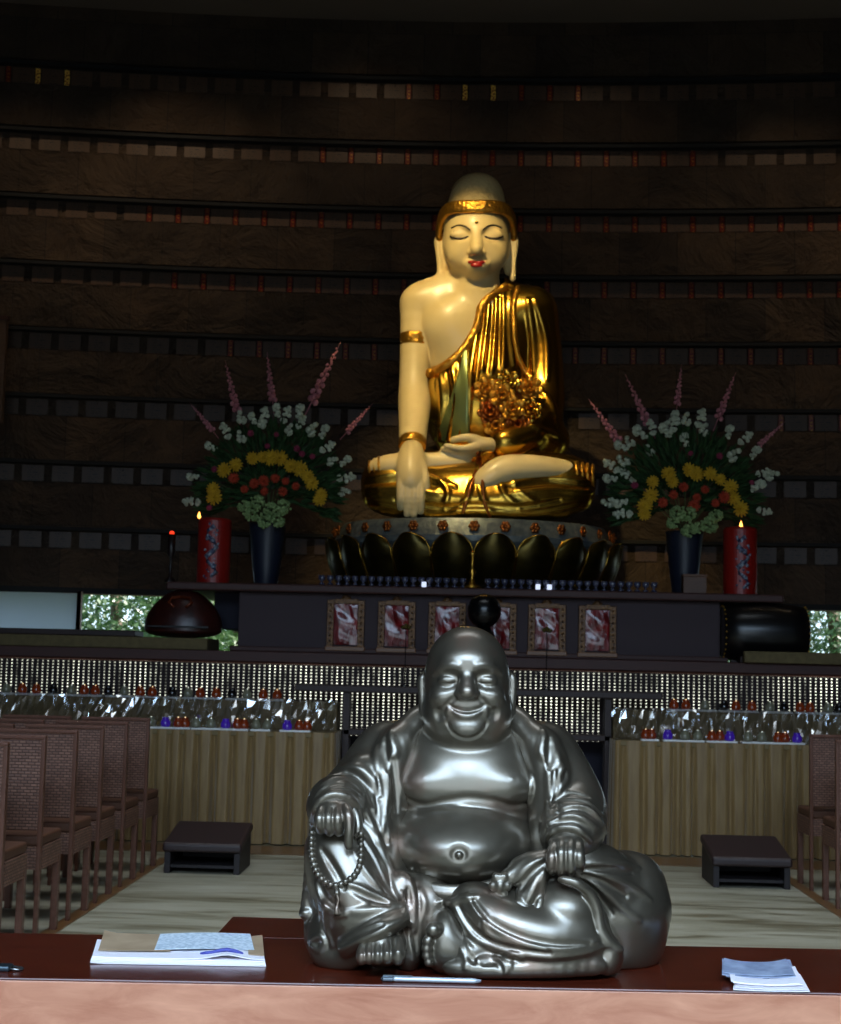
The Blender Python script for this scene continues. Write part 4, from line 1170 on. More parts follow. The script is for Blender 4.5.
def tray(px0, px1, Y, z, label):
    a, b = at_y(px0, 700, Y)[0], at_y(px1, 700, Y)[0]
    t = bmesh.new(); box(t, a - (a + b) / 2, b - (a + b) / 2, -.05, .05, 0, .016)
    o = bm_obj('lamp_tray', t, M_TRAY, bevel=.006, seg=3); o.location = ((a + b) / 2, Y, z)
    tag(o, label, 'tray', 'white lamp trays')
LY, UY = TY + .08, TY + .49
rowL = [(152, 'c'), (166.5, 'p'), (179, 'o'), (186, 'o'), (197, 'c'), (212, 'c'), (226.5, 'p'), (238, 'o'), (245, 'o'), (257, 'c'), (268, 'c'), (288, 'p'), (300, 'o'), (308, 'o')]
rowLU = [(6, 'c'), (22, 'o'), (36, 'o'), (53, 'k'), (71, 'c'), (84, 'o'), (95, 'o'), (108, 'k'), (124, 'c'), (140, 'o'), (152, 'o'), (172, 'k'), (188, 'c'), (200, 'o'), (216, 'o'), (232, 'k'), (247, 'c'), (263, 'o'), (277, 'o')]
rowR = [(646, 'o'), (652, 'o'), (668, 'p'), (685, 'c'), (698, 'c'), (712, 'o'), (720, 'o'), (730, 'p'), (748, 'c'), (762, 'c'), (778, 'o'), (785, 'o'), (797, 'p')]
rowRU = [(674, 'o'), (686, 'o'), (705, 'c'), (724, 'k'), (736, 'o'), (752, 'o'), (770, 'c'), (784, 'k'), (800, 'o'), (810, 'o'), (828, 'c'), (839, 'k')]
lamp_row(rowL, 0, LY, TZ + .016, 'lamps, left table lower row', 'lamps on the left lower tier')
lamp_row(rowLU, 0, UY, UZ + .016, 'lamps, left table upper row', 'lamps on the left upper tier')
lamp_row(rowR, 0, LY, TZ + .016, 'lamps, right table lower row', 'lamps on the right lower tier')
lamp_row(rowRU, 0, UY, UZ + .016, 'lamps, right table upper row', 'lamps on the right upper tier')
for (a, b, u, d) in ((147, 192, 0, 0), (193, 250, 0, 1), (252, 272, 0, 2), (281, 312, 0, 3)):
    tray(a, b, LY, TZ, 'white tray under the %s group of lamps, left table lower tier' % ['leftmost', 'second', 'third', 'rightmost'][d])
for (a, b, d) in ((-4, 14, 0), (16, 45, 1), (48, 61, 2), (65, 103, 3), (106, 132, 4), (134, 160, 5), (164, 180, 6), (183, 222, 7), (226, 254, 8), (257, 285, 9)):
    tray(a, b, UY, UZ, 'white tray under the %s group of lamps, left table upper tier' % ['first', 'second', 'third', 'fourth', 'fifth', 'sixth', 'seventh', 'eighth', 'ninth', 'tenth'][d])
for (a, b, d) in ((641, 659, 0), (663, 704, 1), (706, 737, 2), (741, 804, 3)):
    tray(a, b, LY, TZ, 'white tray under the %s group of lamps, right table lower tier' % ['leftmost', 'second', 'third', 'rightmost'][d])
for (a, b, d) in ((668, 692, 0), (697, 717, 1), (719, 758, 2), (762, 792, 3), (795, 846, 4)):
    tray(a, b, UY, UZ, 'white tray under the %s group of lamps, right table upper tier' % ['leftmost', 'second', 'third', 'fourth', 'rightmost'][d])

# black round urn seen above the statue's head, two slim brass lotus stands
c = at_y(484, 611, 12.46)
ur = empty('incense_urn', (c[0], 12.45, zt), 0, 'black round topped urn standing behind the head of the bronze statue', 'urn')
bm = bmesh.new(); hh = c[2] - zt
lathe(bm, [(0, 0), (.11, 0), (.12, .02), (.06, .06), (.05, .14), (.11, .28), (.12, .34), (.09, .44), (.05, hh - .13)] , 32)
bm_obj('body', bm, M_BLACK, ur, smooth=True)
bm = bmesh.new(); ball(bm, (0, 0, hh), .142, 32, 20); bm_obj('lid', bm, M_BLACK, ur, smooth=True)
for px, py, w in ((406, 628, 'second'), (547, 631, 'fifth')):
    c = at_y(px, py, 12.45)
    lo_ = empty('brass_lotus_stand', (c[0], 12.45, zt), 0, 'thin brass lotus on a slim rod before the %s framed red panel' % w, 'ornament', 'brass lotus stands')
    bm = bmesh.new(); tube(bm, [(0, 0, 0), (0, 0, c[2] - zt)], .004, 8); lathe(bm, [(0, 0), (.04, 0), (.04, .01), (0, .015)], 14); bm_obj('rod', bm, M_BLACK, lo_)
    bm = bmesh.new()
    for q in range(8):
        an = q * PI / 4; ico(bm, (.025 * math.cos(an), .025 * math.sin(an), c[2] - zt + .005), .022, 1, (1, .5, .9), Matrix.Rotation(an, 3, 'Z'))
    ico(bm, (0, 0, c[2] - zt + .02), .018, 1)
    bm_obj('lotus', bm, plain('old_brass', (96, 84, 40), 0.4, 0.8), lo_, smooth=True)

# ------------------------------------------------------------------ things on the altar slab
ALT_Y = 12.98
M_CUPG = plain('blue_grey_glass', (60, 62, 84), 0.08, coat=1.0)
M_CUPW = Mat('lit_cup').set(col=(220, 230, 255), emit=(220, 230, 255), es=0.9).m
cup0 = None
c2 = empty('votive_cup')
bm = bmesh.new(); lathe(bm, [(.012, 0), (.024, .004), (.028, .012), (.010, .022), (.010, .032), (.030, .050), (.033, .085), (.027, .083), (.024, .055), (0, .045)], 14)
bm_obj('glass', bm, M_CUPG, c2, smooth=True)
bm = bmesh.new(); lathe(bm, [(0, .046), (.022, .056), (.024, .070), (0, .071)], 12); bm_obj('water', bm, plain('dim_water', (96, 96, 120), 0.05), c2, smooth=True)
cw = None; ci = 0
tags_ = []
for i in range(41):
    px = 322 + i * 8.3
    if px > 662: break
    if 464 < px < 481: continue
    o = c2 if i == 0 else copy_tree(c2)
    o.location = (at_y(px, 580, ALT_Y - .04)[0], ALT_Y - .04, SLAB_Z)
    tag(o, 'small stemmed dark glass cup in the long row along the altar edge', 'cup', 'votive cups along the altar edge')
for px, w in ((424, 'left of the gold stand'), (538, 'left one of the pair right of the gold stand'), (549.5, 'right one of the pair right of the gold stand')):
    bm = bmesh.new(); box(bm, -.02, .02, -.015, .015, 0, .045)
    o = bm_obj('lit_block', bm, M_CUPW, bevel=.005); o.location = (at_y(px, 584, 12.90)[0], 12.90, SLAB_Z)
    tag(o, 'tiny white light on altar edge, %s' % w, 'light', 'small white lights on the altar edge')
# gold incense stand in the centre of the lotus front
c = at_y(472, 584, 12.93)
gs = empty('gold_incense_stand', (c[0], 12.96, SLAB_Z), 0, 'slender gold stand in front of the lotus throne, below its middle', 'stand')
bm = bmesh.new(); lathe(bm, [(0, 0), (.08, 0), (.085, .015), (.03, .04), (.015, .1), (.035, .14), (.012, .18), (.014, .28), (.03, .30), (0, .33)], 20)
bm_obj('stem', bm, M_GOLD, gs, smooth=True)
# small wooden box right, dark box
c = at_y(694, 582, 13.1)
wb = empty('wooden_box', (c[0], 13.1, SLAB_Z), 0, 'plain brown wooden box in front of the right flower vase', 'box')
bm = bmesh.new(); box(bm, -.10, .10, -.06, .06, 0, .15); bm_obj('body', bm, woodm('box_wood', (76, 44, 24), (96, 58, 32), .5), wb, bevel=.004)
bm = bmesh.new(); box(bm, -.105, .105, -.065, .065, .15, .17); bm_obj('lid', bm, woodm('box_lid', (84, 50, 28), (104, 64, 36), .5), wb, bevel=.004)
# red candles
M_REDC = Mat('red_wax').set(col=(136, 20, 13), rough=0.4, sss=0.0).m
M_DRAG = noisy('painted_relief', (26, 34, 74), (150, 160, 176), 38, 0.4, lo=0.42, hi=0.62)
def candle(px, py0, py1, fx, lab, Y=13.12):
    b = at_y(px, py1, Y); tp = at_y(px, py0, Y); hgt = tp[2] - SLAB_Z
    t = empty('pillar_candle', (b[0], Y, SLAB_Z), 0, lab, 'candle', 'tall red pillar candles')
    r_ = 0.145
    bm = bmesh.new(); lathe(bm, [(0, 0), (r_, 0), (r_, hgt - .02), (r_ - .012, hgt), (r_ - .03, hgt - .02), (0, hgt - .04)], 36); bm_obj('wax', bm, M_REDC, t, smooth=False)
    rr = random.Random(px)
    bm = bmesh.new(); pts = [(0.05 * math.sin(k * 1.3), -r_ - .004 + .012 * abs(math.sin(k * 1.3)), .05 + k * .045) for k in range(11)]
    tube(bm, pts, [.012 + .012 * abs(math.sin(k * 2.1)) for k in range(11)], 8)
    for k in range(26): ico(bm, (rr.uniform(-.06, .06), -r_ + .010, .04 + k * .019), rr.uniform(.010, .018), 1)
    bm_obj('dragon_relief', bm, M_DRAG, t, smooth=True)
    fxx = at_y(fx, py0, Y)[0] - b[0]
    bm = bmesh.new(); tube(bm, [(fxx, 0, hgt - .04), (fxx, 0, hgt + .005)], .004, 6); wk = bm_obj('wick', bm, M_BLACK, t)
    bm = bmesh.new(); lathe(bm, [(0, 0), (.012, .01), (.014, .022), (.006, .05), (0, .065)], 12, (fxx, 0, hgt + .0)); bm_obj('flame', bm, FL, t, smooth=True)
    return t
FL = Mat('flame').set(col=(255, 150, 60), emit=(255, 160, 70), es=6.0).m
candle(213, 519, 582, 199, 'tall red candle with painted relief at the left end of the altar')
candle(740, 528, 592, 741, 'tall red candle with painted relief and flame at the right end of the altar')

# ------------------------------------------------------------------ flower arrangements
def fm(name, a, b, rough=0.7): return noisy(name, a, b, 20, rough)
M_WH = fm('white_petals', (176, 182, 156), (210, 214, 190)); M_PK = fm('pink_petals', (176, 100, 112), (214, 140, 148)); M_YE = fm('yellow_petals', (180, 138, 16), (208, 166, 32))
M_RD = fm('red_petals', (150, 44, 22), (176, 60, 26)); M_HY = fm('hydrangea_green', (112, 140, 84), (150, 170, 112)); M_LF = fm('leaf_green', (28, 52, 22), (46, 78, 34)); M_ST = fm('stem_green', (60, 76, 40), (84, 96, 50))
M_VASE = plain('dark_blue_glaze', (24, 30, 46), 0.4)
M_MG = fm('magenta_petals', (120, 34, 60), (150, 50, 80))
def cluster(seed, n, sx, sz, r, sub=1, mat=None):
    rr = random.Random(seed); bm = bmesh.new()
    for i in range(n):
        u = rr.uniform(-1, 1); a = rr.uniform(0, 2 * PI); q = math.sqrt(max(0, 1 - u * u)) * rr.uniform(.5, 1)
        ico(bm, (sx * q * math.cos(a), sx * q * math.sin(a), sz * u), r * rr.uniform(.7, 1.2), sub, (1, 1, rr.uniform(.5, 1)), Matrix.Rotation(rr.uniform(0, 3), 3, 'X'))
    me = bpy.data.meshes.new('cl'); bm.to_mesh(me); bm.free(); me.shade_smooth(); me.materials.append(mat); return me
def chrys(seed, r, mat):
    rr = random.Random(seed); bm = bmesh.new()
    for lay, (n, tilt, L_) in enumerate(((14, .2, 1), (12, .6, .85), (8, 1.0, .6))):
        for i in range(n):
            a = 2 * PI * (i + .5 * lay) / n + rr.uniform(-.1, .1)
            rot = Matrix.Rotation(a, 3, 'Y') @ Matrix.Rotation(-tilt, 3, 'Z')
            c = rot @ Vector((r * L_ * .55, 0, 0)); c = Vector((c.x, c.y - 0, c.z))
            ico(bm, c, r * L_ * .5, 1, (1, .25, .32), rot)
    me = bpy.data.meshes.new('chr'); bm.to_mesh(me); bm.free(); me.shade_smooth(); me.materials.append(mat); return me
ME_W = [cluster(i, 16, .030, .062, .020, 1, M_WH) for i in range(3)]
ME_H = [cluster(20 + i, 46, .062, .055, .018, 1, M_HY) for i in range(2)]
ME_Y = [chrys(i, .060, M_YE) for i in range(2)]
ME_R = [chrys(5 + i, .050, M_RD) for i in range(2)]
ME_M = [chrys(9 + i, .032, M_MG) for i in range(1)]
def spike_mesh(seed):
    rr = random.Random(seed); bm = bmesh.new(); tube(bm, [(0, 0, -.12), (0.005, 0, .22), (0, 0, .50)], [.005, .004, .002], 6)
    n = 26
    for i in range(n):
        t = i / n; a = i * 2.4; rad = .030 * (1 - .75 * t)
        ico(bm, (rad * math.cos(a), rad * math.sin(a), .02 + .44 * t), .024 * (1 - .7 * t), 1, (1, .8, 1.2))
    me = bpy.data.meshes.new('spike'); bm.to_mesh(me); bm.free(); me.shade_smooth(); me.materials.append(M_PK); return me
ME_P = [spike_mesh(1), spike_mesh(2)]
def arrangement(ox, oy, sc, cz, vase, data, label, Y=13.35):
    cx_, cy_ = ox + cz[0] / sc, oy + cz[1] / sc
    def pt(x, y, yy=Y): return at_y(ox + x / sc, oy + y / sc, yy)
    cen = pt(*cz)
    t = empty('flower_arrangement', (cen[0], Y, SLAB_Z), 0, label, 'flowers', 'altar flower arrangements')
    o3_ = np.array([cen[0], Y, SLAB_Z])
    hgt = cen[2] - SLAB_Z - 0.30
    bm = bmesh.new(); lathe(bm, [(0, 0), (.10, 0), (.105, .02), (.13, .2), (.165, hgt), (.17, hgt + .02), (.15, hgt + .02), (.14, hgt), (0, hgt - .02)], 28)
    bm_obj('vase', bm, M_VASE, t, smooth=True)
    rr = random.Random(ox)
    def put(name, me, p, rad_dir, s=1.0, dy=0.0, tilt=True):
        s *= 1.15 if name in ('white_flower', 'yellow_flower') else 1.0
        o = bpy.data.objects.new(name, me); COL.objects.link(o); o.parent = t
        d = p - o3_; o.location = (d[0], dy, d[2]); v = np.array([p[0] - cen[0], 0, p[2] - cen[2] + .05])
        if tilt: o.rotation_euler = (0, math.atan2(v[0], v[2]), 0)
        else: o.rotation_euler = (0, rr.uniform(0, 6), rr.uniform(-.3, .3))
        o.scale = (s, s, s); return o
    for i, (x, y) in enumerate(data['w']): put('white_flower', ME_W[i % 3], pt(x, y), 1, rr.uniform(.85, 1.15), rr.uniform(-.16, -.02))
    for i, (x, y) in enumerate(data['y']): put('yellow_flower', ME_Y[i % 2], pt(x, y), 0, rr.uniform(.85, 1.2), -.24 + rr.uniform(-.03, .03), False)
    for i, (x, y) in enumerate(data['r']): put('red_flower', ME_R[i % 2], pt(x, y), 0, rr.uniform(.8, 1.2), -.27 + rr.uniform(-.03, .03), False)
    for i, (x, y) in enumerate(data['m']): put('magenta_flower', ME_M[0], pt(x, y), 0, rr.uniform(.8, 1.2), -.19, False)
    for i, (x, y) in enumerate(data['g']): put('hydrangea', ME_H[i % 2], pt(x, y), 0, rr.uniform(.95, 1.2), -.25, False)
    for i, (x0, y0, x1, y1) in enumerate(data['p']):
        a, b = pt(x0, y0), pt(x1, y1); o = put('pink_spike', ME_P[i % 2], a, 0, np.linalg.norm(b - a) / .46, 0.0)
        v = b - a; o.rotation_euler = (rr.uniform(-.1, .1), math.atan2(v[0], v[2]), 0)
    bm = bmesh.new()
    for i in range(900):
        a = rr.uniform(-.35, PI + .35); rad = rr.uniform(.05, 1) ** .6 * .66
        c = Vector((rad * math.cos(a), rr.uniform(-.20, .16) * (1.1 - rad), cen[2] - SLAB_Z - .02 + rad * math.sin(a) * 1.0))
        d = Vector((math.cos(a), rr.uniform(-.5, .3), math.sin(a))).normalized(); sd = d.cross(Vector((rr.uniform(-.5, .5), 1, rr.uniform(-.3, .3)))).normalized()
        L_, w_ = rr.uniform(.07, .17), rr.uniform(.010, .026)
        v = [bm.verts.new(c - d * L_ * .4), bm.verts.new(c + sd * w_ + Vector((0, -.008, 0))), bm.verts.new(c + d * L_ * .6), bm.verts.new(c - sd * w_ + Vector((0, -.008, 0)))]
        v2 = bm.verts.new(c + Vector((0, .010, 0)))
        for q in range(4): bm.faces.new((v[q], v[(q + 1) % 4], v2))
    bm_obj('foliage', bm, M_LF, t)
    bm = bmesh.new()
    for i in range(22):
        a = rr.uniform(0, PI); L_ = rr.uniform(.4, .62)
        tube(bm, [(0, 0, hgt + .01), (L_ * .4 * math.cos(a), 0, hgt + .2 + L_ * .3 * math.sin(a)), (L_ * math.cos(a), -.02, cen[2] - SLAB_Z + L_ * math.sin(a))], .005, 5)
    bm_obj('stems', bm, M_ST, t)
    return t
left = dict(w=[(130, 430), (190, 370), (250, 320), (295, 325), (340, 310), (330, 340), (385, 290), (420, 300), (435, 365), (475, 300), (480, 330), (520, 360), (565, 370), (585, 430), (600, 485), (650, 485), (655, 545), (645, 600), (60, 545), (50, 640), (250, 395)],
            y=[(150, 600), (152, 630), (190, 525), (235, 505), (300, 480), (340, 475), (375, 480), (405, 478), (450, 510), (485, 520), (515, 550), (532, 578), (565, 620), (560, 640)],
            r=[(230, 560), (270, 600), (310, 580), (345, 570), (390, 560), (430, 570), (470, 590), (350, 610), (420, 610)],
            m=[(290, 380), (390, 385), (490, 460), (355, 430), (470, 440), (530, 470), (150, 520), (130, 670)],
            g=[(270, 670), (320, 650), (370, 680), (420, 670), (350, 720), (400, 720), (300, 700)],
            p=[(130, 360, 45, 255), (225, 285, 180, 95), (365, 245, 345, 65), (515, 250, 625, 30), (655, 365, 750, 262)])
right = dict(w=[(155, 305), (120, 370), (165, 355), (115, 425), (180, 405), (190, 280), (225, 255), (270, 225), (330, 235), (365, 190), (350, 215), (400, 200), (395, 280), (455, 190), (470, 235), (560, 245), (620, 270), (575, 335), (660, 320), (695, 395), (725, 405), (660, 450), (700, 540), (110, 510), (155, 515), (160, 555), (265, 315), (320, 245)],
             y=[(265, 440), (260, 490), (235, 530), (325, 410), (340, 440), (400, 395), (430, 410), (480, 410), (520, 430), (555, 460), (570, 500), (595, 540), (235, 560)],
             r=[(380, 460), (430, 500), (300, 520), (500, 520), (340, 490), (460, 470), (530, 500), (420, 530)], m=[(410, 330), (640, 440), (200, 450), (520, 340)],
             g=[(340, 590), (400, 560), (440, 610), (480, 600), (400, 620), (360, 560), (500, 570)],
             p=[(150, 275, 40, 125), (265, 215, 178, 35), (370, 135, 388, -10), (525, 190, 588, 25), (680, 290, 775, 205)])
arrangement(180, 340, 3.94, (350, 600), None, left, 'fan of white, yellow and pink flowers in a dark vase, left of the golden Buddha')
arrangement(580, 370, 3.82, (400, 500), None, right, 'fan of white, yellow and pink flowers in a dark vase, right of the golden Buddha')

c = at_y(172, 531, 13.1)
sl_ = empty('slim_red_lamp', (c[0], 13.1, SLAB_Z), 0, 'slim dark lamp with a small red glow left of the red candle on the altar', 'lamp')
bm = bmesh.new(); lathe(bm, [(0, 0), (.05, 0), (.05, .02), (.015, .05), (.012, .22), (.035, .25), (.035, c[2] - SLAB_Z - .03), (.028, c[2] - SLAB_Z - .03), (0, .3)], 16); bm_obj('stand', bm, plain('dim_red_glass', (22, 8, 8), .4), sl_, smooth=True)
bm = bmesh.new(); ball(bm, (0, 0, c[2] - SLAB_Z - .02), .022, 10, 8); bm_obj('glow', bm, Mat('red_glow').set(col=(200, 40, 20), emit=(255, 60, 30), es=1.5).m, sl_, smooth=True)
# ------------------------------------------------------------------ seated Buddha on the lotus throne
M_IVORY = noisy('ivory_lacquer', (224, 198, 140), (234, 210, 156), 3, 0.4, coat=0.15, coatr=0.2)
M_GILD = Mat('gilded').set(metal=1.0, rough=0.24)
M_GILD.link(M_GILD.ramp(M_GILD.noise(2.2, 3), [(0.35, (206, 148, 48)), (0.6, (220, 174, 72)), (0.8, (196, 178, 90))]), 'Base Color'); M_GILD = M_GILD.m
M_RELIEF = Mat('gold_relief').set(metal=0.9, rough=0.34, col=(214, 156, 60))
M_RELIEF.bump(M_RELIEF.noise(22, 3), 0.9, 0.02); M_RELIEF = M_RELIEF.m
M_HAIR = Mat('ivory_curls').set(col=(240, 212, 152), rough=0.6)
vo = M_HAIR.n.new('ShaderNodeTexVoronoi'); vo.inputs['Scale'].default_value = 26; M_HAIR.l.new(M_HAIR.tc.outputs['Object'], vo.inputs['Vector'])
M_HAIR.bump(M_HAIR.math('SUBTRACT', 1.0, vo.outputs['Distance']), 0.55, 0.011); M_HAIR = M_HAIR.m
M_COPPER = plain('copper_gold', (176, 100, 44), 0.3, 0.9)
M_DKLINE = plain('brow_paint', (50, 32, 20), 0.5); M_LIP = plain('lip_paint', (170, 20, 18), 0.3)
M_SILV = plain('pale_blue_glaze', (120, 136, 144), 0.3, 0.3)
GY, GS = 14.3, 14.3 / F
base = at_y(476, 522, GY)
gb = empty('golden_buddha_statue', (base[0], GY, SLAB_Z + .46), 0, 'tall seated Buddha statue with ivory skin and draped gold robe on the lotus throne', 'statue')
def gf(lo=(-1.25, 13.3, 2.5), hi=(1.3, 14.95, 6.35), h=0.0088): return Fld(lo, hi, h, GY, GS)
ZB0 = at_y(476, 521, 13.75)[2]
# ---- skin
f = gf(); E, L, Fo = f.ell, f.limb, f.fold
E((476, 236, 6), (33.5, 36, 36), 4); E((476.5, 250, 9), (33, 31, 25), 8); E((476.5, 270, 24), (13, 13, 8), 8)
for s in (-1, 1): E((476.5 + s * 16, 255, 22), (13, 12, 14), 8)
L([(476.5, 232, 38, 2.6), (476.5, 244, 42, 3.2), (476.5, 250, 45, 4.3)], 5)
for s in (-1, 1): E((476.5 + s * 5.8, 252.5, 40), (3.6, 4, 3.2), 2)
for s in (-1, 1):
    ex = 476.5 + s * 17
    w = f.hit(ex, 235); E((ex, 234, w + 3), (11, 5, 6), 4, mode='sub')
    w = f.hit(ex, 235); E((ex, 234.5, w - 1.5), (9.6, 4.6, 5.2), 2.0)
E((476.5, 264, 33), (12, 7, 6), 5)
for s in (-1, 1):
    ex = 476.5 + s * 36.5
    L([(ex, 236, 0, 2.6), (ex + s * 2.5, 242, 1, 3.0), (ex + s * 1, 256, 2, 2.6), (ex + s * 0, 270, 2, 2.4), (ex - s * .5, 279, 2, 3.0)], 2)
    L([(ex - s * 2, 238, -4, 5), (ex - s * 3, 254, -3, 5), (ex - s * 4, 272, -3, 4)], 4)
L([(476, 268, 0, 23), (476, 290, -4, 25)], 8)
E((470, 312, -8), (58, 26, 24), 12); E((470, 345, -8), (46, 28, 55), 12)
L([(462, 288, -8, 13), (438, 297, -8, 15), (420, 302, -8, 14)], 12); E((447, 326, 2), (26, 20, 24), 16)
E((418, 303, -6), (17, 17, 16), 8)
L([(416.5, 304, -6, 15), (414.5, 345, -2, 13.5), (414, 385, 4, 13.5), (414.5, 405, 14, 14.5), (413.5, 425, 34, 13), (412.5, 443, 52, 11.5)], 5)
# hanging hand over the shin
L([(411.5, 452, 62, 11), (411, 468, 72, 12.5), (411, 482, 76, 13)], 4)
for x0, x1, v1 in ((401, 400.5, 508), (407.5, 407, 515), (414, 414, 517), (420.5, 421, 512)):
    L([(x0, 482, 82, 4.1), ((x0 + x1) / 2, 497, 84, 3.8), (x1, v1, 80, 3.0)], 1.2)
L([(421, 464, 74, 4.4), (425, 478, 80, 3.8), (426, 491, 80, 3.2)], 2)
# open hand on the lap, forearm
L([(510, 443, 48, 8), (497, 445, 54, 8)], 5)
E((483, 444, 58), (15, 10, 7), 4)
L([(478, 440, 62, 4.4), (466, 437.5, 66, 3.6), (452, 440, 66, 2.6)], 2)
for dv, dw, xe in ((446, 64, 446), (449, 60, 443), (452, 56, 442), (454.5, 52, 446)):
    L([(478, 445.5 + (dv - 446) * .6, dw, 4.0), (462, dv + 2.5, dw + 2, 3.3), (xe, dv - .5, dw + 3, 2.4)], 1.2)
# soles and shins
L([(480, 483, 78, 7), (490, 477, 76, 11), (506, 470, 72, 13), (530, 468, 68, 11.5), (555, 469, 62, 9.5), (578, 473, 52, 8.5)], 4)
L([(462, 463, 52, 10), (430, 463, 56, 9), (395, 465, 60, 10), (376, 468, 56, 8)], 4)
f.cut_below(ZB0)
skin = f
# ---- robe
g = gf(); E, L, Fo = g.ell, g.limb, g.fold
E((492, 345, -14), (56, 36, 72), 8); E((478, 400, -6), (56, 40, 70), 12)
E((528, 312, -8), (28, 26, 24), 10)
L([(534, 308, -8, 21), (541, 350, -6, 19), (543, 390, 2, 19), (540, 415, 14, 20), (528, 434, 34, 16), (512, 441, 48, 13), (502, 443, 53, 11)], 7)
E((548, 440, 4), (22, 26, 20), 10)
# legs
L([(450, 478, 20, 26), (410, 480, 40, 25), (385, 483, 44, 23)], 8); L([(500, 478, 20, 26), (545, 480, 40, 25), (572, 483, 42, 23)], 8)
L([(380, 495, 52, 17), (430, 500, 66, 17), (478, 502, 70, 17), (530, 500, 66, 17), (576, 495, 50, 17)], 6)
E((476, 490, 20), (105, 62, 30), 10); E((476, 514, 56), (92, 24, 8), 6)
# cloth between the feet, drop folds
for pts in ([(483, 300), (476, 340), (470, 380), (468, 430)], [(489, 298), (485, 340), (481, 370)], [(496, 295), (494, 340), (491, 372)], [(503, 292), (503, 335), (503, 368)], [(510, 292), (510, 335), (514, 366)],
            [(440, 375), (442, 400), (438, 440)], [(452, 368), (456, 400), (448, 440)], [(462, 356), (464, 400), (459, 440)]):
    Fo(pts, 2.7, 4, 0.4)
for pts in ([(486, 305), (480, 345), (475, 390)], [(493, 300), (490, 345), (487, 372)], [(500, 298), (499, 340), (498, 368)], [(447, 372), (449, 400), (443, 440)], [(458, 362), (461, 400), (454, 440)]):
    Fo(pts, 1.7, 3.5, 0.3, 'sub')
for pts in ([(535, 300), (546, 340), (547, 380)], [(528, 300), (533, 345), (534, 372)], [(540, 390), (552, 405), (556, 425)], [(532, 425), (545, 432), (556, 436)]):
    Fo(pts, 2.7, 4, 0.35)
for pts in ([(366, 478), (400, 474), (432, 478), (455, 487)], [(362, 490), (400, 488), (440, 494)], [(500, 487), (540, 478), (590, 482)], [(510, 494), (550, 490), (592, 492)], [(440, 480), (448, 492), (444, 508)],
            [(500, 480), (505, 495), (520, 508)], [(512, 478), (520, 492), (540, 505)], [(450, 515), (466, 500), (472, 482)], [(494, 515), (484, 500), (478, 484)], [(380, 506), (430, 514), (476, 511), (530, 514), (578, 506)]):
    Fo(pts, 2.0, 3.5, 0.4)
for pts in ([(366, 484), (402, 481), (436, 486)], [(515, 487), (550, 483), (588, 487)], [(395, 500), (440, 507), (476, 505), (520, 507), (560, 500)]):
    Fo(pts, 1.8, 3.5, 0.3, 'sub')
g.cut_below(ZB0)
# the bare side of the chest: take the robe away above the border line
bor = [(505, 287), (494, 294), (483, 304.5), (477.5, 327), (462, 351), (444, 366), (430, 372)]
bq = catmull(bor, 5)
tp = bq.copy()
Xg = g.ax[0]; 
def border_x(vv):  # photo row -> photo column of the border
    o = np.argsort(tp[:, 1]); return np.interp(vv, tp[o, 1], tp[o, 0])
ys_ = g.ax[1][:, None]; 
zz = g.ax[2]
for iz, z in enumerate(zz):
    # the border as a surface through the hall, taken at the depth of the chest
    c0 = at_y(476, 300, GY - 25 * GS)
    vrow = 300 - (z - c0[2]) / GS
    if vrow > 372 or vrow < 240: 
        if vrow < 240: g.d[:, :, iz] = g.cap
        continue
    xb = at_y(border_x(vrow), vrow, GY - 25 * GS)[0]
    g.d[:, :, iz] = np.maximum(g.d[:, :, iz], (xb - Xg)[:, None])
robe = g
skin.mesh('body', M_IVORY, gb); robe.mesh('robe', M_GILD, gb)
# ---- hair, headband
hq = gf(lo=(-.5, 13.6, 5.0)); hq.ell((476.5, 213, 0), (31.5, 33, 24), 4); hq.ell((477, 196, -2), (27, 28, 23), 10); hq.ell((476.5, 226, -14), (35, 30, 30), 4)
hq.mesh('hair', M_HAIR, gb)
bq_ = gf(lo=(-.5, 13.6, 5.0), h=0.008)
for k in range(36):
    a0, a1 = [R(-118 + 236 * (k + d) / 36) for d in (0, 1)]
    P_ = []
    for a in (a0, a1):
        v = 206.5 + 29 * min(1, (1 - math.cos(a))) ** 2.2
        P_.append(bq_.P((476.5 + 37.5 * math.sin(a), v - (0), 4 + 36 * math.cos(a))))
    for dz in (-3.6, -1.2, 1.2, 3.6): bq_.seg(P_[0] + np.array([0, 0, dz * GS]), P_[1] + np.array([0, 0, dz * GS]), 2.9 * GS, 2.9 * GS, 1.5)
bq_.mesh('headband', M_RELIEF, gb)
# ---- painted brows, eye lines, lips, urna
bf = gf(lo=(-.5, 13.6, 5.0), h=0.0055)
for s in (-1, 1):
    q = skin.surf([(476.5 + s * 6.5, 230), (476.5 + s * 11, 226.5), (476.5 + s * 18, 225.2), (476.5 + s * 25, 228)], 5)
    for a, b in zip(q[:-1], q[1:]): bf.seg(bf.P(a), bf.P(b), .9 * GS, .9 * GS, .5)
    q = skin.surf([(476.5 + s * 8.5, 236.8), (476.5 + s * 13, 238.4), (476.5 + s * 19, 238.6), (476.5 + s * 26, 236.4)], 5)
    for a, b in zip(q[:-1], q[1:]): bf.seg(bf.P(a), bf.P(b), 1.2 * GS, 1.2 * GS, .5)
bf.mesh('brow_paint', M_DKLINE, gb)
lf_ = gf(lo=(-.5, 13.6, 5.0), h=0.0055)
for u, v, r1, r2 in ((472.5, 262.2, 5, 1.8), (480.5, 262.2, 5, 1.8), (476.5, 265.3, 6.2, 2.3)):
    lf_.ell((u, v, skin.hit(u, v) - .6), (r1, 2.4, r2), 1)
lf_.mesh('lips', M_LIP, gb)
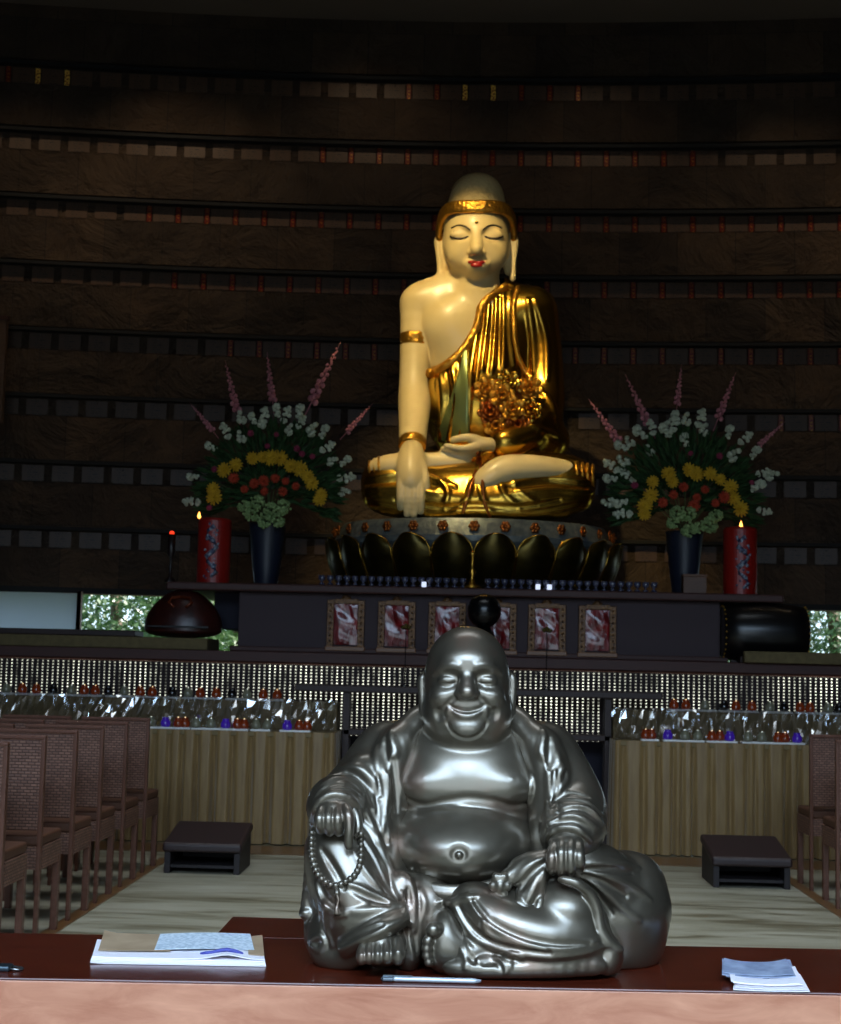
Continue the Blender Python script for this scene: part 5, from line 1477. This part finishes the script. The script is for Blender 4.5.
bm = bmesh.new(); ball(bm, skin.P((476.5, 222.5, skin.hit(476.5, 222.5))) - np.array(gb.location), .016, 12, 8); bm_obj('forehead_dot', bm, M_GILD, gb, smooth=True)
# ---- bands
def ring(name, c, rx, rd, hh, mat, tilt=0):
    bm = bmesh.new(); prof = [(0, -hh), (1, -hh), (1.06, -hh * .8), (1.03, -hh * .4), (1.08, 0), (1.03, hh * .4), (1.06, hh * .8), (1, hh), (0, hh)]
    lathe(bm, [(r_ * rx * GS, z * GS) for r_, z in prof], 32, (0, 0, 0), rd / rx)
    bmesh.ops.rotate(bm, verts=bm.verts, cent=(0, 0, 0), matrix=Matrix.Rotation(R(tilt), 3, 'X'))
    p = skin.P(c) - np.array(gb.location); bmesh.ops.translate(bm, verts=bm.verts, vec=p)
    return bm_obj(name, bm, mat, gb, smooth=True)
ring('armlet', (415, 340, -2), 14.6, 14.6, 6.5, M_RELIEF); ring('bracelet', (412.3, 444, 53), 12.6, 12.6, 5, M_RELIEF, -35)
bm = bmesh.new()
for k in range(4):
    p = [skin.P((577 + k * 5.2, 473 + 11 * math.cos(a) + k * 1.2, 55 - k * 2 + 11 * math.sin(a))) - np.array(gb.location) for a in np.linspace(0, 2 * PI, 17)]
    tube(bm, p, 1.9 * GS, 8, False)
bm_obj('ankle_rings', bm, M_RELIEF, gb, smooth=True); bm = bmesh.new()
for k in range(3):
    p = [skin.P((379 - k * 4.6, 467 + 9.5 * math.cos(a) + k * 2.0, 58 - k * 3 + 9.5 * math.sin(a))) - np.array(gb.location) for a in np.linspace(0, 2 * PI, 17)]
    tube(bm, p, 1.8 * GS, 8, False)
bm_obj('ankle_rings', bm, M_RELIEF, gb, smooth=True)
# ---- robe borders
bd = gf(h=0.009)
def strip(pts, r, fl=None, fld=bd, dw=0):
    q = []
    for a in catmull(pts, 5):
        ws = [x for x in (skin.hit(a[0], a[1]), robe.hit(a[0], a[1])) if x is not None]
        q.append((a[0], a[1], (max(ws) if ws else 20)))
    q = np.array(q)
    for _ in range(4): q[1:-1, 2] = .25 * q[:-2, 2] + .5 * q[1:-1, 2] + .25 * q[2:, 2]
    fld.path([(fld.P((a[0], a[1], a[2] + dw)), fld.P((b[0], b[1], b[2] + dw)), r * GS, r * GS) for a, b in zip(q[:-1], q[1:])], 2)
strip(bor, 4.2); strip([(x - 2.5, y + 3) for x, y in bor[2:]], 3.8)
strip([(518, 288), (514, 305), (514, 325), (516, 348), (522, 366), (532, 380)], 3.0)
bd.mesh('robe_border', M_RELIEF, gb)
# ---- belt ribbon and greenish light painted on the robe
rb = gf(h=0.0095)
for pts, r in (([(478, 452), (476, 470), (470, 490), (463, 512)], 2.0), ([(478, 452), (482, 475), (484, 500), (490, 516)], 2.0)):
    strip(pts, r, fld=rb)
rb.mesh('ribbon', M_COPPER, gb)
NV_, NU_ = 22, 8
lv = np.linspace(350, 441, NV_)
gr = []
for v in lv:
    s_t = (v - 350) / 91; xl_ = 463 - 29 * s_t ** 1.3; xr_ = 467 + 3 * s_t
    gr.append([(x, v, max(w_ for w_ in (robe.hit(x, v), 0) if w_ is not None)) for x in np.linspace(xl_, xr_, NU_)])
gr = np.array(gr)
for _ in range(6): gr[1:-1, :, 2] = (gr[:-2, :, 2] + 2 * gr[1:-1, :, 2] + gr[2:, :, 2]) / 4; gr[:, 1:-1, 2] = (gr[:, :-2, 2] + 2 * gr[:, 1:-1, 2] + gr[:, 2:, 2]) / 4
bm = bmesh.new(); Fr = [[bm.verts.new(robe.P((p[0], p[1], p[2] + 2.2)) - np.array(gb.location)) for p in r_] for r_ in gr]; Bk = [[bm.verts.new(robe.P((p[0], p[1], p[2] - 2.5)) - np.array(gb.location)) for p in r_] for r_ in gr]
for i in range(NV_ - 1):
    for j in range(NU_ - 1):
        bm.faces.new((Fr[i][j], Fr[i][j + 1], Fr[i + 1][j + 1], Fr[i + 1][j])); bm.faces.new((Bk[i][j], Bk[i + 1][j], Bk[i + 1][j + 1], Bk[i][j + 1]))
    for j in (0, NU_ - 1): bm.faces.new((Fr[i][j], Fr[i + 1][j], Bk[i + 1][j], Bk[i][j]))
bm_obj('greenish_robe_light', bm, plain('gilding_lit_greenish', (150, 164, 104), 0.36, 0.8), gb, smooth=True)  # sheet on the robe, coloured for the greenish light on it
# ---- bouquet of gilt peonies held before the chest
rr = random.Random(4)
bq2 = empty('x'); bpy.data.objects.remove(bq2)
bm = bmesh.new()
bc = skin.P((508, 402, 40)) - np.array(gb.location)
ball(bm, bc + np.array([0, .05, 0]), 1, 24, 16, (26 * GS, 12 * GS, 26 * GS))
bo = bm_obj('bouquet', bm, M_COPPER, gb, smooth=True)
for i, (u, v, w) in enumerate(((486, 390, 46), (508, 382, 52), (530, 388, 46), (490, 412, 52), (512, 408, 58), (530, 410, 50), (502, 396, 58), (518, 424, 50), (496, 426, 48))):
    bm = bmesh.new(); c = skin.P((u, v, w)) - np.array(gb.location)
    for lay, (n, rad, ti) in enumerate(((7, 9.5, .5), (6, 6.5, .9), (4, 3.5, 1.2))):
        for k in range(n):
            a = 2 * PI * (k + lay * .5) / n + i
            rot = Matrix.Rotation(a, 3, 'Y') @ Matrix.Rotation(-ti, 3, 'Z')
            ico(bm, Vector(c) + Vector((rad * GS * math.cos(a) * .8, -lay * 2.5 * GS, -rad * GS * math.sin(a) * .8)), 6.2 * GS * (1 - .15 * lay), 2, (1, .35, .8), rot)
    bm_obj('gilt_peony', bm, [M_RELIEF, M_GILD, M_RELIEF, M_COPPER][i % 4], bo, smooth=True)

# ------------------------------------------------------------------ lotus throne
LX, LYc = base[0] - 0.02, 14.35
lt = empty('lotus_throne', (LX, LYc, SLAB_Z), 0, 'round lotus throne with dark gilt edged petals carrying the golden Buddha', 'throne')
za_ = at_y(470, 538, 13.25)[2] - SLAB_Z; zb_ = ZB0 - SLAB_Z
AX, AY = 1.30, 1.06
bm = bmesh.new(); lathe(bm, [(0, 0), (AX * 1.0, 0), (AX * 1.02, .05), (AX * .93, .08), (AX * .93, za_ * .7), (0, za_ * .7)], 72, (0, 0, 0), AY / AX); bm_obj('base', bm, plain('dark_bronze', (46, 34, 20), 0.4, 0.6), lt, smooth=False)
bm = bmesh.new(); lathe(bm, [(0, za_ * .7), (AX * .95, za_ * .7), (AX * 1.02, za_ - .02), (AX * 1.03, za_ + .03), (AX * .98, zb_ - .05), (AX * .96, zb_ - .012), (0, zb_ - .012)], 72, (0, 0, 0), AY / AX)
bm_obj('top_disc', bm, noisy('blue_grey_glaze', (78, 86, 92), (120, 126, 124), 18, .35, .4, bump=.5, bdist=.01), lt, smooth=False)
M_PET = Mat('petal_dark_gold').set(metal=0.85, rough=0.3)
M_PET.link(M_PET.ramp(M_PET.noise(5, 4), [(0.35, (52, 44, 18)), (0.7, (92, 76, 30))]), 'Base Color'); M_PET = M_PET.m
def petal_mesh(wd, ht, cup):
    bm = bmesh.new(); NU, NV = 12, 10; g_ = []
    for j in range(NV + 1):
        v = j / NV; hw_ = wd * (.80 + .20 * math.sin(min(1, v * 1.4) * PI * .5)) * (1 - (max(0, v - .72) / .28) ** 2 * .55) ** .5
        g_.append([])
        for i in range(NU + 1):
            u = -1 + 2 * i / NU
            g_[-1].append(bm.verts.new((u * hw_, -(.10 * math.sin(v * PI * .6) + .05 * v) + cup * (1 - (u * u)) * .0 + .07 * u * u - .02, ht * (v - .10 * u * u * v * (v > .5)))))
    for j in range(NV):
        for i in range(NU): fc = bm.faces.new((g_[j][i], g_[j][i + 1], g_[j + 1][i + 1], g_[j + 1][i])); fc.material_index = 0
    rim = [v.co.copy() for v in [r_[0] for r_ in g_] + g_[-1][1:-1] + [r_[-1] for r_ in g_][::-1]]
    n0 = len(bm.faces); tube(bm, rim, .0065, 6); bm.faces.ensure_lookup_table()
    for fc in bm.faces[n0:]: fc.material_index = 1
    me = bpy.data.meshes.new('petal'); bm.to_mesh(me); bm.free(); me.shade_smooth(); me.materials.append(M_PET); me.materials.append(M_GILD); return me
PM = petal_mesh(.188, za_ + .01, .05)
NP = 22
for k in range(NP):
    a = -PI / 2 + 2 * PI * (k + .5) / NP
    o = bpy.data.objects.new('petal', PM); COL.objects.link(o); o.parent = lt
    o.location = (AX * .97 * math.cos(a), AY * .97 * math.sin(a), .03); o.rotation_euler = (0, 0, a + PI / 2)
bm = bmesh.new()
o_me = None
for k in range(30):
    a = -PI / 2 + 2 * PI * k / 30
    if o_me is None:
        b2 = bmesh.new()
        for q in range(6): ico(b2, (.030 * math.cos(q * PI / 3), -.012, .030 * math.sin(q * PI / 3)), .024, 1, (1, .5, 1))
        ico(b2, (0, -.025, 0), .018, 1); o_me = bpy.data.meshes.new('flower'); b2.to_mesh(o_me); b2.free(); o_me.shade_smooth(); o_me.materials.append(M_COPPER)
    if k % 2 == 0 or True:
        o = bpy.data.objects.new('gilt_flower', o_me); COL.objects.link(o); o.parent = lt
        o.location = (AX * 1.02 * math.cos(a), AY * 1.02 * math.sin(a), (za_ + zb_) / 2 + .01); o.rotation_euler = (0, 0, a + PI / 2)
bm.free()
def leafm(name, a, b):
    m = Mat(name); m.n.remove(m.b); c = m.ramp(m.noise(3, 5), [(.3, a), (.7, b)])
    d = m.n.new('ShaderNodeBsdfDiffuse'); tl = m.n.new('ShaderNodeBsdfTranslucent'); gl = m.n.new('ShaderNodeBsdfGlossy'); gl.inputs['Roughness'].default_value = .35
    m.l.new(c, d.inputs[0]); m.l.new(c, tl.inputs[0]); s1 = m.n.new('ShaderNodeMixShader'); s1.inputs[0].default_value = .5; s2 = m.n.new('ShaderNodeMixShader'); s2.inputs[0].default_value = .08
    m.l.new(d.outputs[0], s1.inputs[1]); m.l.new(tl.outputs[0], s1.inputs[2]); m.l.new(s1.outputs[0], s2.inputs[1]); m.l.new(gl.outputs[0], s2.inputs[2]); m.l.new(s2.outputs[0], m.out.inputs[0]); return m.m
# ------------------------------------------------------------------ trees outside the strip window
M_TL = [leafm('tree_leaf_a', (86, 130, 70), (150, 184, 120)), leafm('tree_leaf_b', (60, 106, 60), (120, 160, 104))]
M_BARK = noisy('bark', (120, 104, 90), (164, 150, 134), 12, 0.9)
bm = bmesh.new(); box(bm, -14, 14, 17.6, 40, -0.12, -0.02); struct(bm_obj('garden_ground', bm, noisy('grass_ground', (60, 84, 40), (96, 116, 60), 4, .9)))
def tree(x, y, r, seed, label):
    t = empty('garden_tree', (x, y, -.02), 0, label, 'tree', 'trees outside the low window')
    rr = random.Random(seed)
    bm = bmesh.new(); tube(bm, [(0, 0, 0), (.05, 0, 1.2), (0, .05, 2.4), (.1, 0, 3.8)], [.14, .11, .09, .04], 10); bm_obj('trunk', bm, M_BARK, t, smooth=True)
    bm = bmesh.new()
    for i in range(6500):
        a, b = rr.uniform(0, 2 * PI), rr.uniform(-1, 1); q = rr.uniform(.35, 1) ** .5
        c = Vector((r * q * math.cos(a) * math.sqrt(1 - b * b), r * q * .8 * math.sin(a) * math.sqrt(1 - b * b), 1.9 + 1.25 * q * b))
        d = Vector((rr.uniform(-1, 1), rr.uniform(-1, 1), rr.uniform(-1, .4))).normalized(); s = d.orthogonal().normalized(); L_ = rr.uniform(.05, .12)
        v = [bm.verts.new(c), bm.verts.new(c + d * L_ * .5 + s * L_ * .28), bm.verts.new(c + d * L_), bm.verts.new(c + d * L_ * .5 - s * L_ * .28)]
        bm.faces.new(v)
    bm_obj('leaves', bm, M_TL[seed % 2], t)
tp = [(-4.75, 20.0, .80, 1, 'leafy tree with a pale trunk outside the left window, beside the white panel'), (-3.1, 20.0, .80, 2, 'leafy tree outside the left window beside the wooden fish drum'),
      (-4.0, 22.2, .85, 3, 'leafy tree farther back between two trees outside the left window'),
      (3.2, 20.0, .75, 4, 'leafy green tree outside behind the left end of the barrel drum'), (4.8, 20.0, .80, 5, 'leafy green tree seen through the window at the far right')]
for a in tp: tree(*a)

# ------------------------------------------------------------------ light
w = bpy.data.worlds.new('daylight'); SC.world = w; w.use_nodes = True
bg = w.node_tree.nodes['Background']; bg.inputs[0].default_value = (0.66, 0.86, 1.0, 1); bg.inputs[1].default_value = 2.0
def area(name, loc, rot, sx, sy, e, col):
    l = bpy.data.lights.new(name, 'AREA'); l.shape = 'RECTANGLE'; l.size = sx; l.size_y = sy; l.energy = e; l.color = col
    o = bpy.data.objects.new(name, l); COL.objects.link(o); o.location = loc; o.rotation_euler = rot; return o
def spot(name, loc, to, e, col, ang, blend=0.5, r=0.05):
    l = bpy.data.lights.new(name, 'SPOT'); l.energy = e; l.color = col; l.spot_size = R(ang); l.spot_blend = blend; l.shadow_soft_size = r
    o = bpy.data.objects.new(name, l); COL.objects.link(o); o.location = loc
    o.rotation_euler = (Vector(to) - Vector(loc)).to_track_quat('-Z', 'Y').to_euler(); return o
area('doorway_daylight', (0.0, -2.95, 1.6), (R(90), 0, 0), 6.2, 2.8, 46, (0.84, 0.90, 1.0))
a_ = area('high_sky', (0.0, -2.2, 5.2), (R(46), 0, 0), 9.0, 3.0, 340, (0.55, 0.755, 1.0)); a_.data.spread = R(84)
a_ = area('skylight', (0.3, 7.9, CEIL - .08), (0, 0, 0), 6.0, 4.4, 85, (0.88, 0.95, 1.0)); a_.data.spread = R(62)
sun = bpy.data.lights.new('sun', 'SUN'); sun.energy = 10.0; sun.angle = 0.02; sun.color = (1, .96, .88)
so = bpy.data.objects.new('sun', sun); COL.objects.link(so); so.rotation_euler = (R(-8), R(42), 0)
WARM = (1.0, 0.76, 0.34)
spot('buddha_spot', (-0.9, 10.2, 8.3), (0.0, 14.2, 4.0), 1150, WARM, 33, 0.6, 0.06)
for i, (x, e, zt_) in enumerate(((-4.9, 60, 4.6), (-3.3, 80, 5.4), (-1.2, 30, 6.5), (1.3, 22, 6.0), (3.4, 55, 4.6), (4.9, 70, 4.0))):
    spot('wall_downlight', (x, wall_y(x) - 1.8, 8.4), (x, wall_y(x) - .1, zt_), e, (1.0, 0.74, 0.46), 85, 1.0, 0.03)
SC.view_settings.view_transform = 'Standard'; SC.view_settings.look = 'None'; SC.view_settings.gamma = 1.0
SC.view_settings.use_curve_mapping = False; SC.view_settings.exposure = 0.0
SC.cycles.use_denoising = True
SC.cycles.max_bounces = 8; SC.cycles.caustics_reflective = False; SC.cycles.caustics_refractive = False
